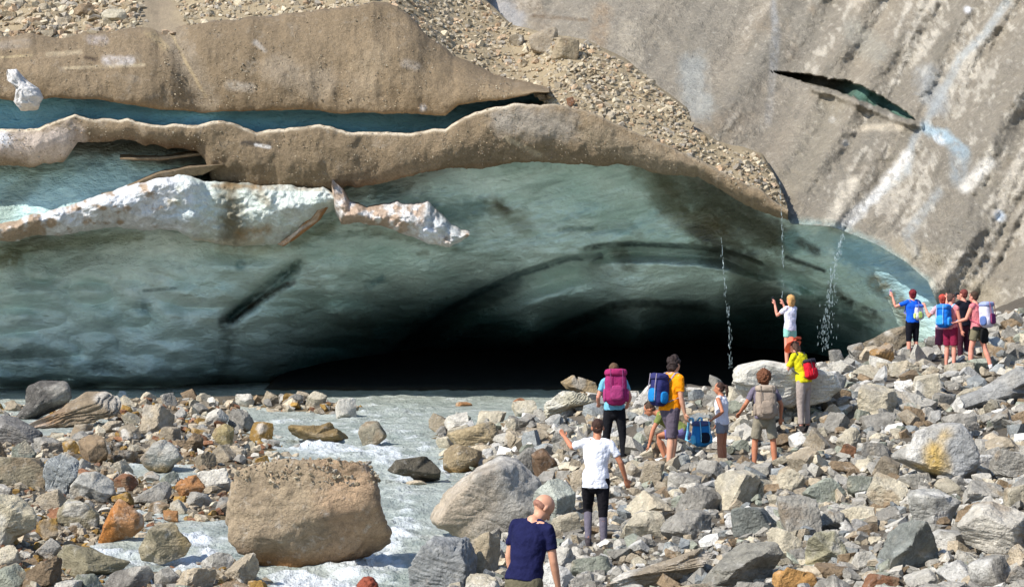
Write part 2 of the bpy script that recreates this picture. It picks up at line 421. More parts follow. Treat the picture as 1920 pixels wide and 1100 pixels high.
def cave_D(px, py, t):
    D = _cv(px / 300, py / 300)
    D += 2.6 * sstep(-6, 5, py - edge1(px)) * (1 - sstep(30, 70, py - edge1(px))) * sstep(700, 830, px) * (1 - sstep(1080, 1150, px))
    D += 1.8 * sstep(-5, 4, py - edge2(px)) * (1 - sstep(14, 40, py - edge2(px))) * sstep(1080, 1140, px) * (1 - sstep(1480, 1620, px))
    D += 2.5 * sstep(-9, 9, py - edge3(px)) * sstep(1000, 1080, px) * (1 - sstep(1340, 1420, px))
    # scalloped melt hollows on the left wall and long flow ridges
    w = P(px, py, D)
    sc = np.abs(fbm(np.stack([w[..., 0] / 1.5, w[..., 2] / .9, w[..., 1] * 0], -1), 2, 71))
    D += -1.2 * sc * (1 - sstep(560, 900, px)) * sstep(430, 560, py)
    ridg = fbm(np.stack([(w[..., 0] + w[..., 2] * 1.3) / 1.6, (w[..., 2] - .35 * w[..., 0]) / .6, w[..., 1] * 0], -1), 4, 75)
    D += .45 * ridg * (.4 + .6 * sstep(500, 900, px))
    D += .5 * fbm(w / 4.5, 3, 79)
    # diagonal groove on the left wall
    g = np.abs((px - 440) * .62 + (py - 590) * .78); al = (px - 440) * .78 - (py - 590) * .62
    D += 1.1 * np.exp(-(g / 13) ** 2) * sstep(-40, 0, al) * (1 - sstep(120, 170, al))
    D += 2.6 * sstep(704, 724, py + 8 * n2(px, py, 50, 20, 77)) * (1 - sstep(420, 560, px))
    D = np.maximum(D, 57.6)
    return D
def cave_col(px, py):
    pale = lin((222, 236, 226)); teal = lin((172, 202, 192)); deep = lin((112, 162, 160)); dark = lin((44, 84, 92)); grey = lin((198, 216, 212))
    n = n2(px + py * .4, py - px * .25, 220, 60, 51, 4); nb = n2(px, py, 60, 26, 52, 4)
    k = np.clip(.55 + .8 * n + .3 * nb, 0, 1)[..., None]
    col = teal * (1 - k) + pale * k
    gl = (sstep(520, 680, py) * (1 - sstep(500, 700, px)))[..., None] * .8
    col = col * (1 - gl) + grey * gl
    # deeper ice is painted darker and bluer, putting the vault's shade into the colour
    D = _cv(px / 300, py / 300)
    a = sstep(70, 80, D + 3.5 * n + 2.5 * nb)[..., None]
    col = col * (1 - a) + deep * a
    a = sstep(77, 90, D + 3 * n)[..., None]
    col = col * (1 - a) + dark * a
    # clear bluish ice band below the lip
    lay = np.abs(n2(px - .3 * py, py + px * .22, 260, 13, 57, 4))
    ly = (1 - sstep(.0, .08, lay))[..., None] * .3 * (.3 + .7 * sstep(500, 900, px))[..., None] * sstep(-.2, .3, n2(px, py, 120, 60, 58))[..., None]
    col = col * (1 - ly) + lin((96, 124, 118)) * ly
    st = [
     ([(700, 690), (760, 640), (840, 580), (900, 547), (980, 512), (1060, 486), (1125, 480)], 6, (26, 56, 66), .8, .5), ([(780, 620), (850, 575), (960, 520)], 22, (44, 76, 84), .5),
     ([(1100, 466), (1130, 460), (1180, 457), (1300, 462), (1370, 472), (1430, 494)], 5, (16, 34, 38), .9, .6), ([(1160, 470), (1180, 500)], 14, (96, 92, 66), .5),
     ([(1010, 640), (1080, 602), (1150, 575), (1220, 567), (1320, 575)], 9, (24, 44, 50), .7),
     ([(0, 470), (60, 462), (180, 448), (260, 445)], 13, (120, 122, 70), .55), ([(0, 490), (30, 485)], 16, (104, 100, 46), .7),
     ([(415, 465), (480, 470), (560, 452), (620, 425)], 11, (128, 120, 70), .45),
     ([(418, 604), (440, 590), (462, 572)], 11, (40, 36, 28), .95), ([(432, 594), (500, 538), (560, 494)], 8, (56, 92, 86), .8, .35), ([(436, 600), (500, 552), (540, 530)], 3, (50, 40, 30), .8), ([(470, 575), (520, 545), (550, 530)], 6, (70, 58, 44), .7), ([(560, 490), (600, 560), (540, 600)], 14, (120, 128, 112), .3),
     ([(430, 610), (425, 680), (400, 720)], 14, (60, 72, 64), .55), ([(690, 538), (704, 528), (716, 522)], 6, (60, 120, 132), .6, .8),
     ([(450, 498)], 9, (60, 110, 112), .7), ([(268, 575)], 14, (70, 108, 114), .6), ([(190, 485), (200, 488)], 9, (70, 104, 100), .4),
     ([(270, 545), (330, 540)], 3, (60, 88, 84), .6),
     ([(0, 660), (80, 668), (120, 680)], 14, (60, 70, 58), .5), ([(180, 690), (320, 700), (440, 712)], 10, (44, 58, 60), .5),
     ([(720, 360), (760, 380), (830, 400), (900, 390)], 20, (36, 84, 86), .6), ([(800, 400), (880, 430), (860, 450)], 18, (30, 74, 74), .5),
     ([(935, 385), (950, 395)], 12, (52, 46, 28), .85), ([(930, 385), (985, 430)], 20, (98, 92, 54), .45), ([(785, 475), (800, 474)], 6, (90, 86, 54), .5),
     ([(690, 430), (760, 445), (850, 465)], 10, (96, 100, 66), .5),
     ([(1210, 315), (1270, 400), (1330, 440)], 26, (96, 90, 56), .65), ([(1270, 330), (1340, 400), (1430, 450)], 46, (66, 62, 34), .8), ([(1330, 350), (1420, 410), (1460, 440)], 34, (50, 48, 26), .75), ([(1330, 440), (1400, 510), (1440, 540)], 30, (74, 64, 40), .6),
     ([(1380, 560), (1440, 590)], 24, (62, 62, 44), .4),
     ([(1300, 430), (1360, 470), (1410, 480)], 14, (36, 38, 26), .7),
     ([(1490, 450), (1560, 455), (1640, 480)], 20, (126, 164, 166), .6), ([(1600, 470), (1670, 520), (1720, 560)], 30, (132, 172, 184), .75), ([(1680, 500), (1740, 550), (1755, 600)], 18, (158, 188, 192), .8),
     ([(1500, 455), (1530, 470)], 9, (44, 42, 32), .85), ([(1475, 483), (1545, 508)], 5, (20, 24, 20), .9), ([(1430, 478), (1470, 500), (1520, 510)], 12, (118, 126, 112), .6),
     ([(1640, 525), (1680, 560), (1700, 600)], 14, (122, 112, 84), .8), ([(1560, 540), (1600, 575), (1650, 600)], 9, (60, 58, 44), .7), ([(1580, 560), (1640, 585)], 5, (44, 44, 34), .8),
     ([(1450, 560), (1550, 570), (1620, 610)], 14, (40, 56, 52), .5), ([(1500, 530), (1600, 600), (1660, 650)], 16, (84, 116, 104), .5),
     ([(1110, 430), (1180, 425), (1200, 440)], 10, (120, 130, 112), .4), ([(1050, 430), (1110, 428)], 5, (48, 80, 78), .6),
     ([(1560, 425), (1590, 432)], 9, (96, 88, 52), .6),
     ([(640, 590), (680, 600), (690, 620)], 14, (112, 120, 108), .5),
    ]
    return strokes(px, py, st, col)
cave_top = crv([(-600, 460), (-100, 450), (0, 436), (200, 400), (330, 345), (420, 318), (600, 330), (700, 318), (860, 290), (1010, 280), (1190, 290), (1310, 305), (1400, 350), (1470, 402), (1560, 416), (1650, 448), (1745, 500), (1790, 560), (2000, 620)])
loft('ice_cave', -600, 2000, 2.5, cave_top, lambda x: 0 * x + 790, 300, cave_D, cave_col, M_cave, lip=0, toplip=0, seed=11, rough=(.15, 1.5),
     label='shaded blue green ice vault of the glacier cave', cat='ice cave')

brown = lin((124, 107, 83)); brown2 = lin((138, 120, 95)); sunlit_rim = lin((224, 208, 180)); greyb = lin((150, 142, 130))
def soil_col(px, py, st=()):
    n = n2(px, py, 150, 110, 61, 4); nb = n2(px, py, 28, 40, 62, 4); nv = n2(px, py, 14, 160, 63, 3)
    k = np.clip(.5 + .7 * n, 0, 1)[..., None]
    col = brown * (1 - k) + brown2 * k
    col = col * (1 + .10 * nb + .08 * nv)[..., None]
    return strokes(px, py, st, col)

# --- left teal patch behind the lower shelf, and the long slot between the shelves
teal_slot = lambda px, py: strokes(px, py, [([(0, 340), (200, 330)], 40, (140, 170, 160), .4), ([(150, 270), (370, 290)], 22, (92, 76, 52), .7), ([(0, 400), (60, 330)], 20, (96, 104, 78), .5)],
    (lin((168, 196, 190)) + 0 * px[..., None]) * (1 + .3 * n2(px, py, 70, 40, 66))[..., None])
loft('teal_ice_hollow', -600, 460, 4, crv([(-600, 240), (460, 250)]), crv([(-600, 560), (0, 450), (260, 380), (460, 360)]), 60,
     lambda px, py, t: 67.6 - 1.6 * t - .3 * n2(px, py, 50, 50, 67), teal_slot, M_cave, lip=0, toplip=0, seed=12,
     label='pale teal ice hollow under the left end of the lower brown ledge', cat='glacier ice')
slot_col = lambda px, py: ((lin((92, 146, 164)) + 0 * px[..., None]) * (1 + .35 * n2(px, py, 160, 18, 68))[..., None])
loft('crevasse_wall', -600, 1040, 5, crv([(-600, 150), (1040, 150)]), crv([(-600, 270), (860, 262), (960, 215), (1040, 205)]), 40,
     lambda px, py, t: 67.7 + 0 * px + .2 * t, slot_col, M_cave, lip=0, toplip=0, seed=13, label='dark blue ice inside the long slot between the two brown ledges', cat='glacier ice')

# --- lower brown shelf
B_top = crv([(-600, 215), (-100, 236), (0, 244), (70, 243), (105, 228), (140, 216), (165, 224), (240, 226), (300, 236), (370, 236), (400, 227), (430, 231), (480, 247), (540, 241), (600, 235), (650, 247), (760, 251), (835, 242), (860, 228), (890, 212), (960, 195), (1040, 196), (1100, 208), (1180, 244), (1240, 268), (1300, 294), (1350, 322), (1420, 352), (1475, 392)])
B_bot = crv([(-600, 330), (0, 312), (60, 313), (120, 302), (146, 268), (230, 264), (370, 284), (384, 300), (396, 342), (470, 349), (590, 356), (640, 352), (700, 346), (740, 338), (800, 322), (860, 314), (900, 316), (960, 308), (1010, 303), (1080, 310), (1190, 312), (1250, 330), (1310, 330), (1360, 360), (1410, 392), (1475, 412)])
DB = crv([(-600, 66.4), (0, 65.4), (600, 64.3), (1000, 63.4), (1300, 62.3), (1480, 61.0)])
def B_D(px, py, t):
    bl = np.sin(np.clip(t, 0, 1) * math.pi)
    return DB(px) + .9 * (t - .3) * .6 - .3 * bl + .5 * n2(px, py, 160, 200, 22) + .12 * n2(px, py, 26, 60, 23)
B_st = [([(0, 262), (60, 275), (130, 262)], 24, (206, 190, 176), .75), ([(0, 255), (10, 262)], 12, (226, 226, 228), .8), ([(60, 300), (120, 280)], 12, (190, 172, 150), .5), ([(150, 262), (240, 265), (360, 280)], 8, (104, 80, 56), .6),
 ([(940, 225), (1060, 240)], 26, (166, 160, 150), .5), ([(950, 260), (1010, 290)], 5, (196, 180, 150), .5), ([(455, 268), (505, 270)], 5, (60, 54, 48), .9), ([(480, 272), (505, 276)], 3, (220, 214, 206), .8),
 ([(400, 340), (590, 350), (700, 340)], 5, (110, 84, 58), .5), ([(740, 335), (860, 312), (1010, 303)], 3, (120, 92, 62), .5), ([(1100, 250), (1300, 330)], 20, (160, 146, 124), .4)]
def B_colf(px, py):
    c = soil_col(px, py, B_st)
    ed = np.exp(-(np.maximum(py - B_top(px) - n2(px, px * 0, 22, 10, 21, 4) * 5, 0) / 3.4) ** 2)[..., None] * .95 * (sstep(-.6, .1, n2(px, py, 30, 9, 19)) * (1 - .75 * sstep(930, 1080, px)))[..., None]  # sunlit highlight along the ledge's top edge, painted into the colour
    return c * (1 - ed) + sunlit_rim * ed
loft('lower_ice_ledge', -600, 1476, 2.5, B_top, B_bot, 70, B_D, B_colf, M_soil, lip=4.0, toplip=6.5, jit=(5, 7), jits=(22, 7), seed=21, rough=(.16, .8), label='lower ledge of brown dirt covered ice arching over the cave mouth', cat='ice ledge', lipdown=3)
# brown wedge under the left dark slot
loft('ice_wedge', 190, 420, 2, crv([(190, 372), (250, 345), (300, 323), (350, 313), (420, 308)]), crv([(190, 374), (250, 362), (300, 340), (345, 334), (380, 328), (420, 311)]), 18,
     lambda px, py, t: 64.2 + .2 * t + 0 * px, lambda px, py: soil_col(px, py), M_soil, lip=1.5, toplip=3, jit=(3, 3), seed=24, rough=(.2, .8), label='thin brown wedge of dirty ice above the white ice lip', cat='ice ledge')
loft('ice_rib', 225, 385, 2, crv([(225, 296), (300, 294), (385, 286)]), crv([(225, 299), (300, 302), (385, 291)]), 6,
     lambda px, py, t: 65.6 + 0 * px, lambda px, py: soil_col(px, py) * 1.2, M_soil, lip=1.5, toplip=2.5, jit=(2, 2), seed=26, rough=(.1, .8), label='thin pale rib of ice crossing the dark notch under the lower ledge', cat='ice ledge')

# --- white lip of the cave
W_top = crv([(-600, 600), (-100, 478), (0, 424), (60, 408), (140, 385), (200, 364), (260, 344), (300, 334), (350, 331), (385, 342), (470, 346), (560, 350), (605, 352), (640, 372)])
W_bot = crv([(-600, 640), (0, 455), (60, 444), (130, 438), (200, 430), (250, 432), (330, 433), (360, 452), (440, 462), (500, 462), (530, 458), (560, 440), (600, 410), (640, 380)])
def W_col(px, py):
    white = lin((222, 222, 220)); dirty = lin((176, 152, 126)); ice = lin((214, 222, 208))
    n = n2(px, py, 16, 13, 31, 5); nb = n2(px, py, 70, 40, 32)
    k = sstep(-.05, .3, n + .25 * nb + .45 * (1 - sstep(60, 160, px)) - .2)[..., None]
    col = white * (1 - k) + dirty * k
    a = (sstep(300, 400, px + 60 * n) * sstep(-1, 1, 0 * px + .5 + n * .8))[..., None]
    col = col * (1 - a) + ice * a
    return strokes(px, py, [([(430, 350), (432, 400), (436, 440)], 22, (92, 76, 34), .85, .8), ([(430, 345), (480, 352)], 12, (104, 84, 44), .6), ([(350, 452), (440, 458), (490, 450)], 7, (220, 208, 180), .7), ([(450, 440), (500, 430)], 10, (170, 136, 88), .7), ([(400, 348), (600, 354)], 5, (146, 116, 76), .6), ([(520, 380), (590, 400)], 14, (205, 208, 200), .6), ([(300, 410), (350, 400)], 14, (188, 200, 204), .6), ([(480, 352), (500, 380)], 10, (150, 120, 80), .5)], col)
def W_D(px, py, t):
    return 64.6 - 1.1 - .8 * (1 - sstep(330, 420, px)) - .7 * np.sin(np.clip(t, 0, 1) * math.pi) ** .6 + 1.2 * t + .35 * n2(px, py, 30, 24, 35) * (1 + 0 * px)
loft('white_ice_lip', -600, 640, 2, W_top, W_bot, 56, W_D, W_col, M_snow, lip=5.0, toplip=3.2, jit=(5, 10), jits=(16, 10), seed=33, rough=(.32, .8), label='white crumbling ice lip hanging over the left side of the cave', cat='ice lip')

def outline_block(name, pts, D0, thick, col, mat, label, seed, bulge=.5, cat='ice block', sub=70):
    """solid chunk of ice: an uneven shell with its own thickness"""
    pts = np.array(pts, float); cx, cy = pts.mean(0)
    n = 140
    seg = np.vstack([pts, pts[:1]]); L = np.r_[0, np.cumsum(np.hypot(*np.diff(seg, axis=0).T))]
    tt = np.linspace(0, L[-1], n, endpoint=False)
    ox = np.interp(tt, L, seg[:, 0]); oy = np.interp(tt, L, seg[:, 1])
    ph = np.linspace(0, math.pi, 40)[:, None]   # front pole to back pole
    rad = np.sin(ph) ** .55
    X = cx + (ox - cx) * rad; Y = cy + (oy - cy) * rad
    D = D0 - np.cos(ph) * thick + 0 * X
    V = P(X, Y, D); nzv = fbm(V / .45, 5, seed)
    V = V + (V - P(cx, cy, D0)) * (nzv[..., None] * .22)
    V[..., 1] += fbm(V / .5, 5, seed + 5) * .45
    X = np.concatenate([X, X[:, :1]], 1); Y = np.concatenate([Y, Y[:, :1]], 1); V = np.concatenate([V, V[:, :1]], 1)
    me = mesh_np(name, V, grid_faces(*X.shape, flip=True), col(X, Y), True, mat)
    return tag(link(name, me), label, cat, kind='structure' if cat != 'ice block' else None)

def chunk_col(px, py):
    n = n2(px, py, 12, 10, 37, 4)
    c = lin((222, 217, 210)) + 0 * px[..., None]
    k = (sstep(-.1, .35, n + .3 * (1 - sstep(700, 790, px)))[..., None]) * .8
    c = c * (1 - k) + lin((172, 140, 108)) * k
    return strokes(px, py, [([(790, 440), (810, 430)], 18, (236, 238, 242), .8), ([(810, 400), (850, 440)], 16, (176, 184, 184), .8)], c)
loft('hanging_ice_block', 622, 880, 1.5, crv([(622, 336), (632, 346), (645, 356), (656, 380), (690, 390), (745, 382), (775, 386), (802, 380), (828, 402), (845, 424), (880, 438)]),
     crv([(622, 352), (628, 396), (640, 420), (676, 420), (715, 424), (760, 440), (800, 457), (838, 463), (862, 456), (880, 441)]), 40,
     lambda px, py, t: 64.0 - 1.0 * np.sin(np.clip(t, 0, 1) * math.pi) ** .6 - .25 * np.sin(np.clip((px - 622) / 258, 0, 1) * math.pi) + .5 * n2(px, py, 26, 22, 36, 4), chunk_col, M_snow, lip=1.5, toplip=1.8, jit=(5, 7), jits=(12, 7), seed=38, rough=(.25, .5),
     label='white and tan block of broken ice hanging from the centre of the cave rim', cat='ice block')
outline_block('ice_sliver', [(624, 362), (632, 372), (600, 412), (566, 440), (534, 460), (522, 456), (556, 432), (590, 398)], 64.2, .35,
    lambda px, py: strokes(px, py, [([(530, 455), (590, 410), (620, 370)], 4, (226, 212, 190), .7)], lin((176, 124, 72)) + 0 * px[..., None]), M_snow, 'narrow orange brown sliver of ice slanting beside the hanging white block', 39)
outline_block('snow_patch', [(12, 128), (30, 128), (48, 150), (72, 165), (82, 185), (70, 204), (40, 208), (26, 190), (30, 165), (12, 150)], 65.6, .6,
    lambda px, py: lin((206, 202, 196)) * (1 + .25 * n2(px, py, 12, 12, 40))[..., None], M_snow, 'white snow lump stuck on the upper brown ledge', 41)

# --- upper brown shelf
A_top = crv([(-600, 40), (0, 76), (60, 64), (120, 72), (160, 62), (240, 55), (300, 60), (335, 52), (400, 42), (500, 34), (600, 22), (700, 6), (745, 14), (770, 36), (800, 66), (850, 108), (930, 142), (985, 156), (1030, 168)])
A_bot = crv([(-600, 178), (0, 186), (60, 190), (100, 184), (170, 187), (240, 196), (300, 206), (380, 211), (460, 208), (560, 206), (640, 212), (760, 213), (835, 218), (860, 198), (900, 192), (960, 184), (1000, 176), (1030, 172)])
A_st = [([(120, 128), (270, 122)], 3, (196, 178, 146), .6), ([(200, 113), (245, 114)], 8, (196, 188, 182), .7), ([(90, 102), (150, 98)], 5, (190, 172, 142), .6), ([(170, 75), (195, 75)], 8, (172, 162, 156), .6),
 ([(300, 0), (330, 90), (380, 170), (395, 205)], 22, (142, 130, 112), .6), ([(320, 60), (350, 120), (385, 180)], 3, (176, 156, 120), .6), ([(0, 108), (60, 104)], 2, (200, 180, 140), .6), ([(160, 108), (180, 112)], 4, (66, 52, 40), .8),
 ([(520, 130), (600, 165)], 26, (164, 150, 130), .4), ([(480, 80), (495, 95)], 6, (190, 184, 176), .5), ([(430, 160), (470, 165)], 8, (192, 184, 172), .4), ([(700, 110), (680, 180)], 26, (166, 148, 122), .4), ([(760, 120), (780, 125)], 8, (178, 168, 156), .5), ([(0, 86), (50, 80)], 8, (170, 160, 148), .4),
 ([(280, 60), (310, 90)], 8, (176, 156, 120), .6), ([(793, 203)], 7, (206, 200, 196), .9)]
DA = crv([(-600, 67.4), (0, 66.9), (600, 66.3), (900, 65.6), (960, 65.0), (1030, 63.4)])
loft('upper_ice_ledge', -600, 1030, 2.5, A_top, A_bot, 80, lambda px, py, t: DA(px) + 1.6 * (1 - t) ** 1.5 - .4 * np.sin(t * math.pi) + .7 * n2(px, py, 180, 200, 25) + .5 * np.exp(-((px - 340 - (py - 100) * .35) / 26) ** 2) + .12 * n2(px, py, 20, 60, 27),
     lambda px, py: soil_col(px, py, A_st), M_soil, lip=2.6, toplip=1.0, jit=(5, 4), jits=(26, 8), seed=42, rough=(.16, .8), label='upper ledge of brown dirt covered ice above the dark slot', cat='ice ledge', lipdown=3)

# --- debris slope that runs down between the ledges and the ice wall
G_lo = lambda x: (A_top(x) + 10) * (1 - sstep(985, 1045, x)) + sstep(985, 1045, x) * (B_top(np.minimum(x, 1475)) + 4)
G_hi = crv([(-600, -160), (860, -160), (885, -40), (905, 0), (960, 48), (1040, 70), (1100, 78), (1180, 120), (1240, 168), (1290, 205), (1300, 245), (1350, 268), (1430, 292), (1450, 325), (1476, 385)])
def G_D(px, py):
    lo = G_lo(px)
    base = np.where(px < 1020, DA(np.minimum(px, 1030)) + .8, DB(px) + .2 + 0 * px)
    s = sstep(980, 1060, px)
    base = (DA(np.minimum(px, 1030)) + 1.9) * (1 - s) + (DB(px) + .4) * s
    return base + np.maximum(lo - py, 0) * (.058 - .02 * s) + .5 * n2(px, py, 90, 60, 71) + .15 * n2(px, py, 20, 14, 72)
def G_col(px, py):
    n = n2(px, py, 60, 40, 73)[..., None]
    c = lin((160, 144, 116)) * (1 + .25 * n)
    return strokes(px, py, [([(290, 0), (310, 50)], 38, (140, 126, 106), .8)], c)
loft('debris_slope', -600, 1476, 4, G_hi, G_lo, 90, lambda px, py, t: G_D(px, py), G_col, M_gravel, lip=0, toplip=1.5, jit=(6, 0), seed=44, rough=(.2, 1.0), label='sunlit slope of tan rubble running down to the right over the ice', cat='debris slope')

# --- fluted ice wall on the right
RV = [(850, -200, 92), (900, 0, 80), (1100, 78, 74), (1300, 220, 69), (1470, 370, 64.2), (1555, 425, 60.6), (1650, 460, 58.8), (1740, 520, 56.6), (1765, 600, 55.2), (1800, 700, 54.5), (1920, 600, 54), (1920, 700, 53.6), (1920, 300, 59.5), (1920, 0, 67), (1500, 0, 75.5), (1500, 250, 67.5), (2400, 600, 48), (2400, 0, 60), (1700, 200, 66), (1700, 400, 60.5), (1200, -200, 85), (1700, -200, 76), (2400, -200, 66), (3000, 500, 46), (3000, -100, 58)]
_rv = RBF([(a / 300, b / 300) for a, b, c in RV], [c[2] for c in RV], 1e-2)
gash_mid = crv([(1445, 134), (1500, 145), (1560, 158), (1610, 172), (1660, 196), (1690, 212), (1720, 226)])
gash_w = crv([(1445, 0), (1470, 3), (1520, 9), (1580, 12), (1620, 15), (1670, 11), (1700, 6), (1718, 0)])
def gash(px, py):
    w = gash_w(px) * (.95 + .5 * n2(px, py, 14, 30, 83) + .3 * n2(px, py, 5, 30, 85)) + 1e-3
    return np.where((px > 1445) & (px < 1720), 1 - sstep(.8, 1.05, np.abs(py - gash_mid(px)) / w), 0)
def R_D(px, py, t):
    D = _rv(px / 300, py / 300)
    s = .80 * px + .60 * py; al = .6 * px - .8 * py
    s = s + 26 * np.sin(al / 170 + 1); am = (.35 + .65 * sstep(1350, 1650, px)) * 1.5
    fl = n2(s, al, 85, 620, 81, 2) * 1.7 + np.abs(n2(s, al, 52, 340, 82, 2)) * .6 + n2(s, al, 11, 60, 84, 3) * .12 + n2(px, py, 9, 8, 89, 3) * .09
    D = D + fl * am + .4 * n2(px, py, 55, 45, 85)
    D = D + gash(px, py) * 1.5
    D = D - .5 * np.exp(-((py - gash_mid(px) - gash_w(px) - 8) / 8) ** 2) * (px > 1520) * (px < 1730)
    return D
def R_col(px, py):
    s = .80 * px + .60 * py; al = .6 * px - .8 * py
    s = s + 26 * np.sin(al / 170 + 1); a = lin((150, 139, 121)); b = lin((128, 121, 107)); w = lin((196, 187, 170)); g = lin((112, 106, 92)); br = lin((140, 122, 98))
    n1 = n2(s, al, 60, 420, 86, 4); n_ = n2(px, py, 90, 80, 87, 4); fine = n2(px, py, 7, 9, 88, 3); f2 = n2(s, al, 14, 90, 89, 4)
    k = np.clip(.5 + .9 * n1, 0, 1)[..., None]
    col = b * (1 - k) + a * k
    k = sstep(.02, .4, f2 * .55 + .6 * fine + .35 * n_ + .3 * sstep(1480, 1750, px) - .20 + .4 * n_)[..., None] * .8
    col = col * (1 - k) + w * k
    k = sstep(.1, .45, -f2 + .6 * n_ )[..., None] * .6
    col = col * (1 - k) + g * k
    k = (sstep(.05, .45, n_ + .3 * fine) * (1 - .6 * sstep(1500, 1700, px)))[..., None] * .45
    col = col * (1 - k) + br * k
    st = [([(1890, 0), (1850, 60), (1800, 110), (1740, 225), (1712, 260), (1700, 320), (1640, 370), (1565, 440)], 8, (170, 174, 172), .7),
          ([(1700, 290), (1640, 370), (1570, 435)], 10, (232, 228, 220), .7), ([(1740, 150), (1760, 200)], 22, (156, 160, 160), .6),
          ([(1735, 240), (1770, 252), (1805, 285)], 11, (160, 182, 192), .8), ([(1755, 258), (1765, 265)], 6, (222, 230, 234), .7), ([(1800, 290), (1795, 330)], 16, (150, 160, 164), .6),
          ([(1810, 350), (1855, 305)], 11, (226, 220, 208), .8), ([(1815, 18)], 7, (240, 240, 242), .9), ([(1875, 405)], 9, (216, 228, 238), .9), ([(1560, 225)], 5, (232, 226, 216), .9), ([(1585, 268)], 5, (228, 222, 212), .8),
          ([(1450, 0), (1455, 60), (1450, 130), (1440, 230)], 7, (150, 150, 148), .6), ([(1300, 130), (1310, 200)], 26, (160, 164, 160), .5), ([(1600, 240), (1690, 238)], 7, (208, 194, 170), .7),
          ([(1600, 60), (1650, 100)], 20, (156, 152, 138), .5), ([(1440, 180), (1430, 330)], 40, (134, 124, 108), .5), ([(1560, 200), (1500, 330)], 34, (136, 128, 110), .5),
          ([(1720, 480), (1700, 440), (1760, 360)], 8, (168, 172, 170), .6), ([(1560, 410), (1600, 340)], 14, (224, 212, 190), .6), ([(940, 20), (960, 40)], 22, (176, 176, 178), .5), ([(1130, 20), (1120, 80)], 16, (150, 126, 96), .6), ([(1000, 30), (1100, 38)], 3, (112, 92, 66), .7), ([(1180, 60), (1185, 110)], 18, (196, 182, 158), .5),
          ([(1690, 470), (1750, 500), (1850, 560)], 26, (178, 164, 138), .4), ([(1480, 416), (1560, 424), (1650, 462), (1740, 528), (1764, 590)], 9, (140, 166, 162), .6, .9)]
    col = strokes(px, py, st, col)
    ga = gash(px, py)[..., None]
    gc = lin((66, 62, 46)) * (1 - sstep(1560, 1620, px))[..., None] + lin((84, 118, 104)) * sstep(1560, 1620, px)[..., None]
    return col * (1 - ga) + gc * ga
R_bot = crv([(850, 0), (905, 20), (960, 70), (1100, 110), (1290, 250), (1430, 330), (1466, 396), (1484, 420), (1556, 424), (1600, 440), (1650, 462), (1700, 492), (1740, 528), (1764, 585), (1790, 640), (1850, 700), (1950, 740), (3000, 740)])
loft('ice_wall', 850, 3000, 3, lambda x: 0 * x - 200, R_bot, 300, R_D, R_col, M_wall, lip=3, toplip=0, jit=(0, 1.5), jits=(20, 14), seed=45, rough=(.18, .9), label='streaked and fluted wall of dirty grey ice beside the cave', cat='ice wall', lipdown=1)

# ------------------------------------------------------------------ rocks
_ico = {}
def ico(k):
    if k not in _ico:
        bm = bmesh.new(); bmesh.ops.create_icosphere(bm, subdivisions=k, radius=1)
        _ico[k] = (np.array([v.co[:] for v in bm.verts]), np.array([[v.index for v in f.verts] for f in bm.faces]))
        bm.free()
    return _ico[k]

def rotm(rx, ry, rz):
    return np.array(Matrix.Rotation(rz, 3, 'Z') @ Matrix.Rotation(ry, 3, 'Y') @ Matrix.Rotation(rx, 3, 'X'))

def rock_shape(seed, sub, size, tilt=(0, 0, 0), np_=14, sharp=40, flat=0.0, rough=1.0, strata=.5):
    r = np.random.default_rng(seed)
    d, f = ico(sub)
    n = r.normal(size=(np_, 3)); n /= np.linalg.norm(n, axis=1)[:, None]
    # a blocky family of faces plus random cuts
    fam = np.vstack([np.eye(3), -np.eye(3)]) @ rotm(*(r.normal(size=3) * .35)).T
    n = np.vstack([n, fam + r.normal(size=fam.shape) * .12]); n /= np.linalg.norm(n, axis=1)[:, None]
    dist = np.r_[r.uniform(.70, 1.0, np_), np.repeat(r.uniform(.5, .95, 3), 2) * 1.0][list(range(np_)) + [np_ + i for i in (0, 2, 4, 1, 3, 5)]]
    q = np.maximum(d @ n.T, 0) / dist
    rad = (q ** sharp).sum(1) ** (-1 / sharp)
    v = d * rad[:, None]
    v = v / (np.abs(v).max(0))
    off = r.uniform(0, 50, 3)
    v = v * (1 + .10 * rough * fbm(v * 1.6 + off, 4, seed % 997)[:, None])
    if strata:
        ax = rotm(*(r.normal(size=3) * .5))[:, 2]
        h = v @ ax * 7 + fbm(v * 2 + off, 2, 5) * 1.2
        st = (np.abs((h % 1) - .5) * 2) ** 3
        v = v * (1 - .045 * strata * st[:, None])
    if sub >= 4:
        v = v * (1 + .035 * rough * fbm(v * 6 + off, 4, seed % 991 + 1)[:, None])
    v = v * (np.asarray(size) / 2)
    v = v @ rotm(*tilt).T
    return v, f

PAL = {
 'grey': (166, 160, 148), 'pale grey': (198, 191, 176), 'white': (222, 217, 206), 'tan': (186, 170, 144), 'brown': (150, 128, 100), 'orange': (192, 140, 92),
 'blue-grey': (154, 156, 152), 'dark grey': (104, 99, 92), 'greenish grey': (160, 162, 144), 'ochre': (168, 132, 70), 'rust': (152, 108, 78), 'cream': (204, 192, 166)}

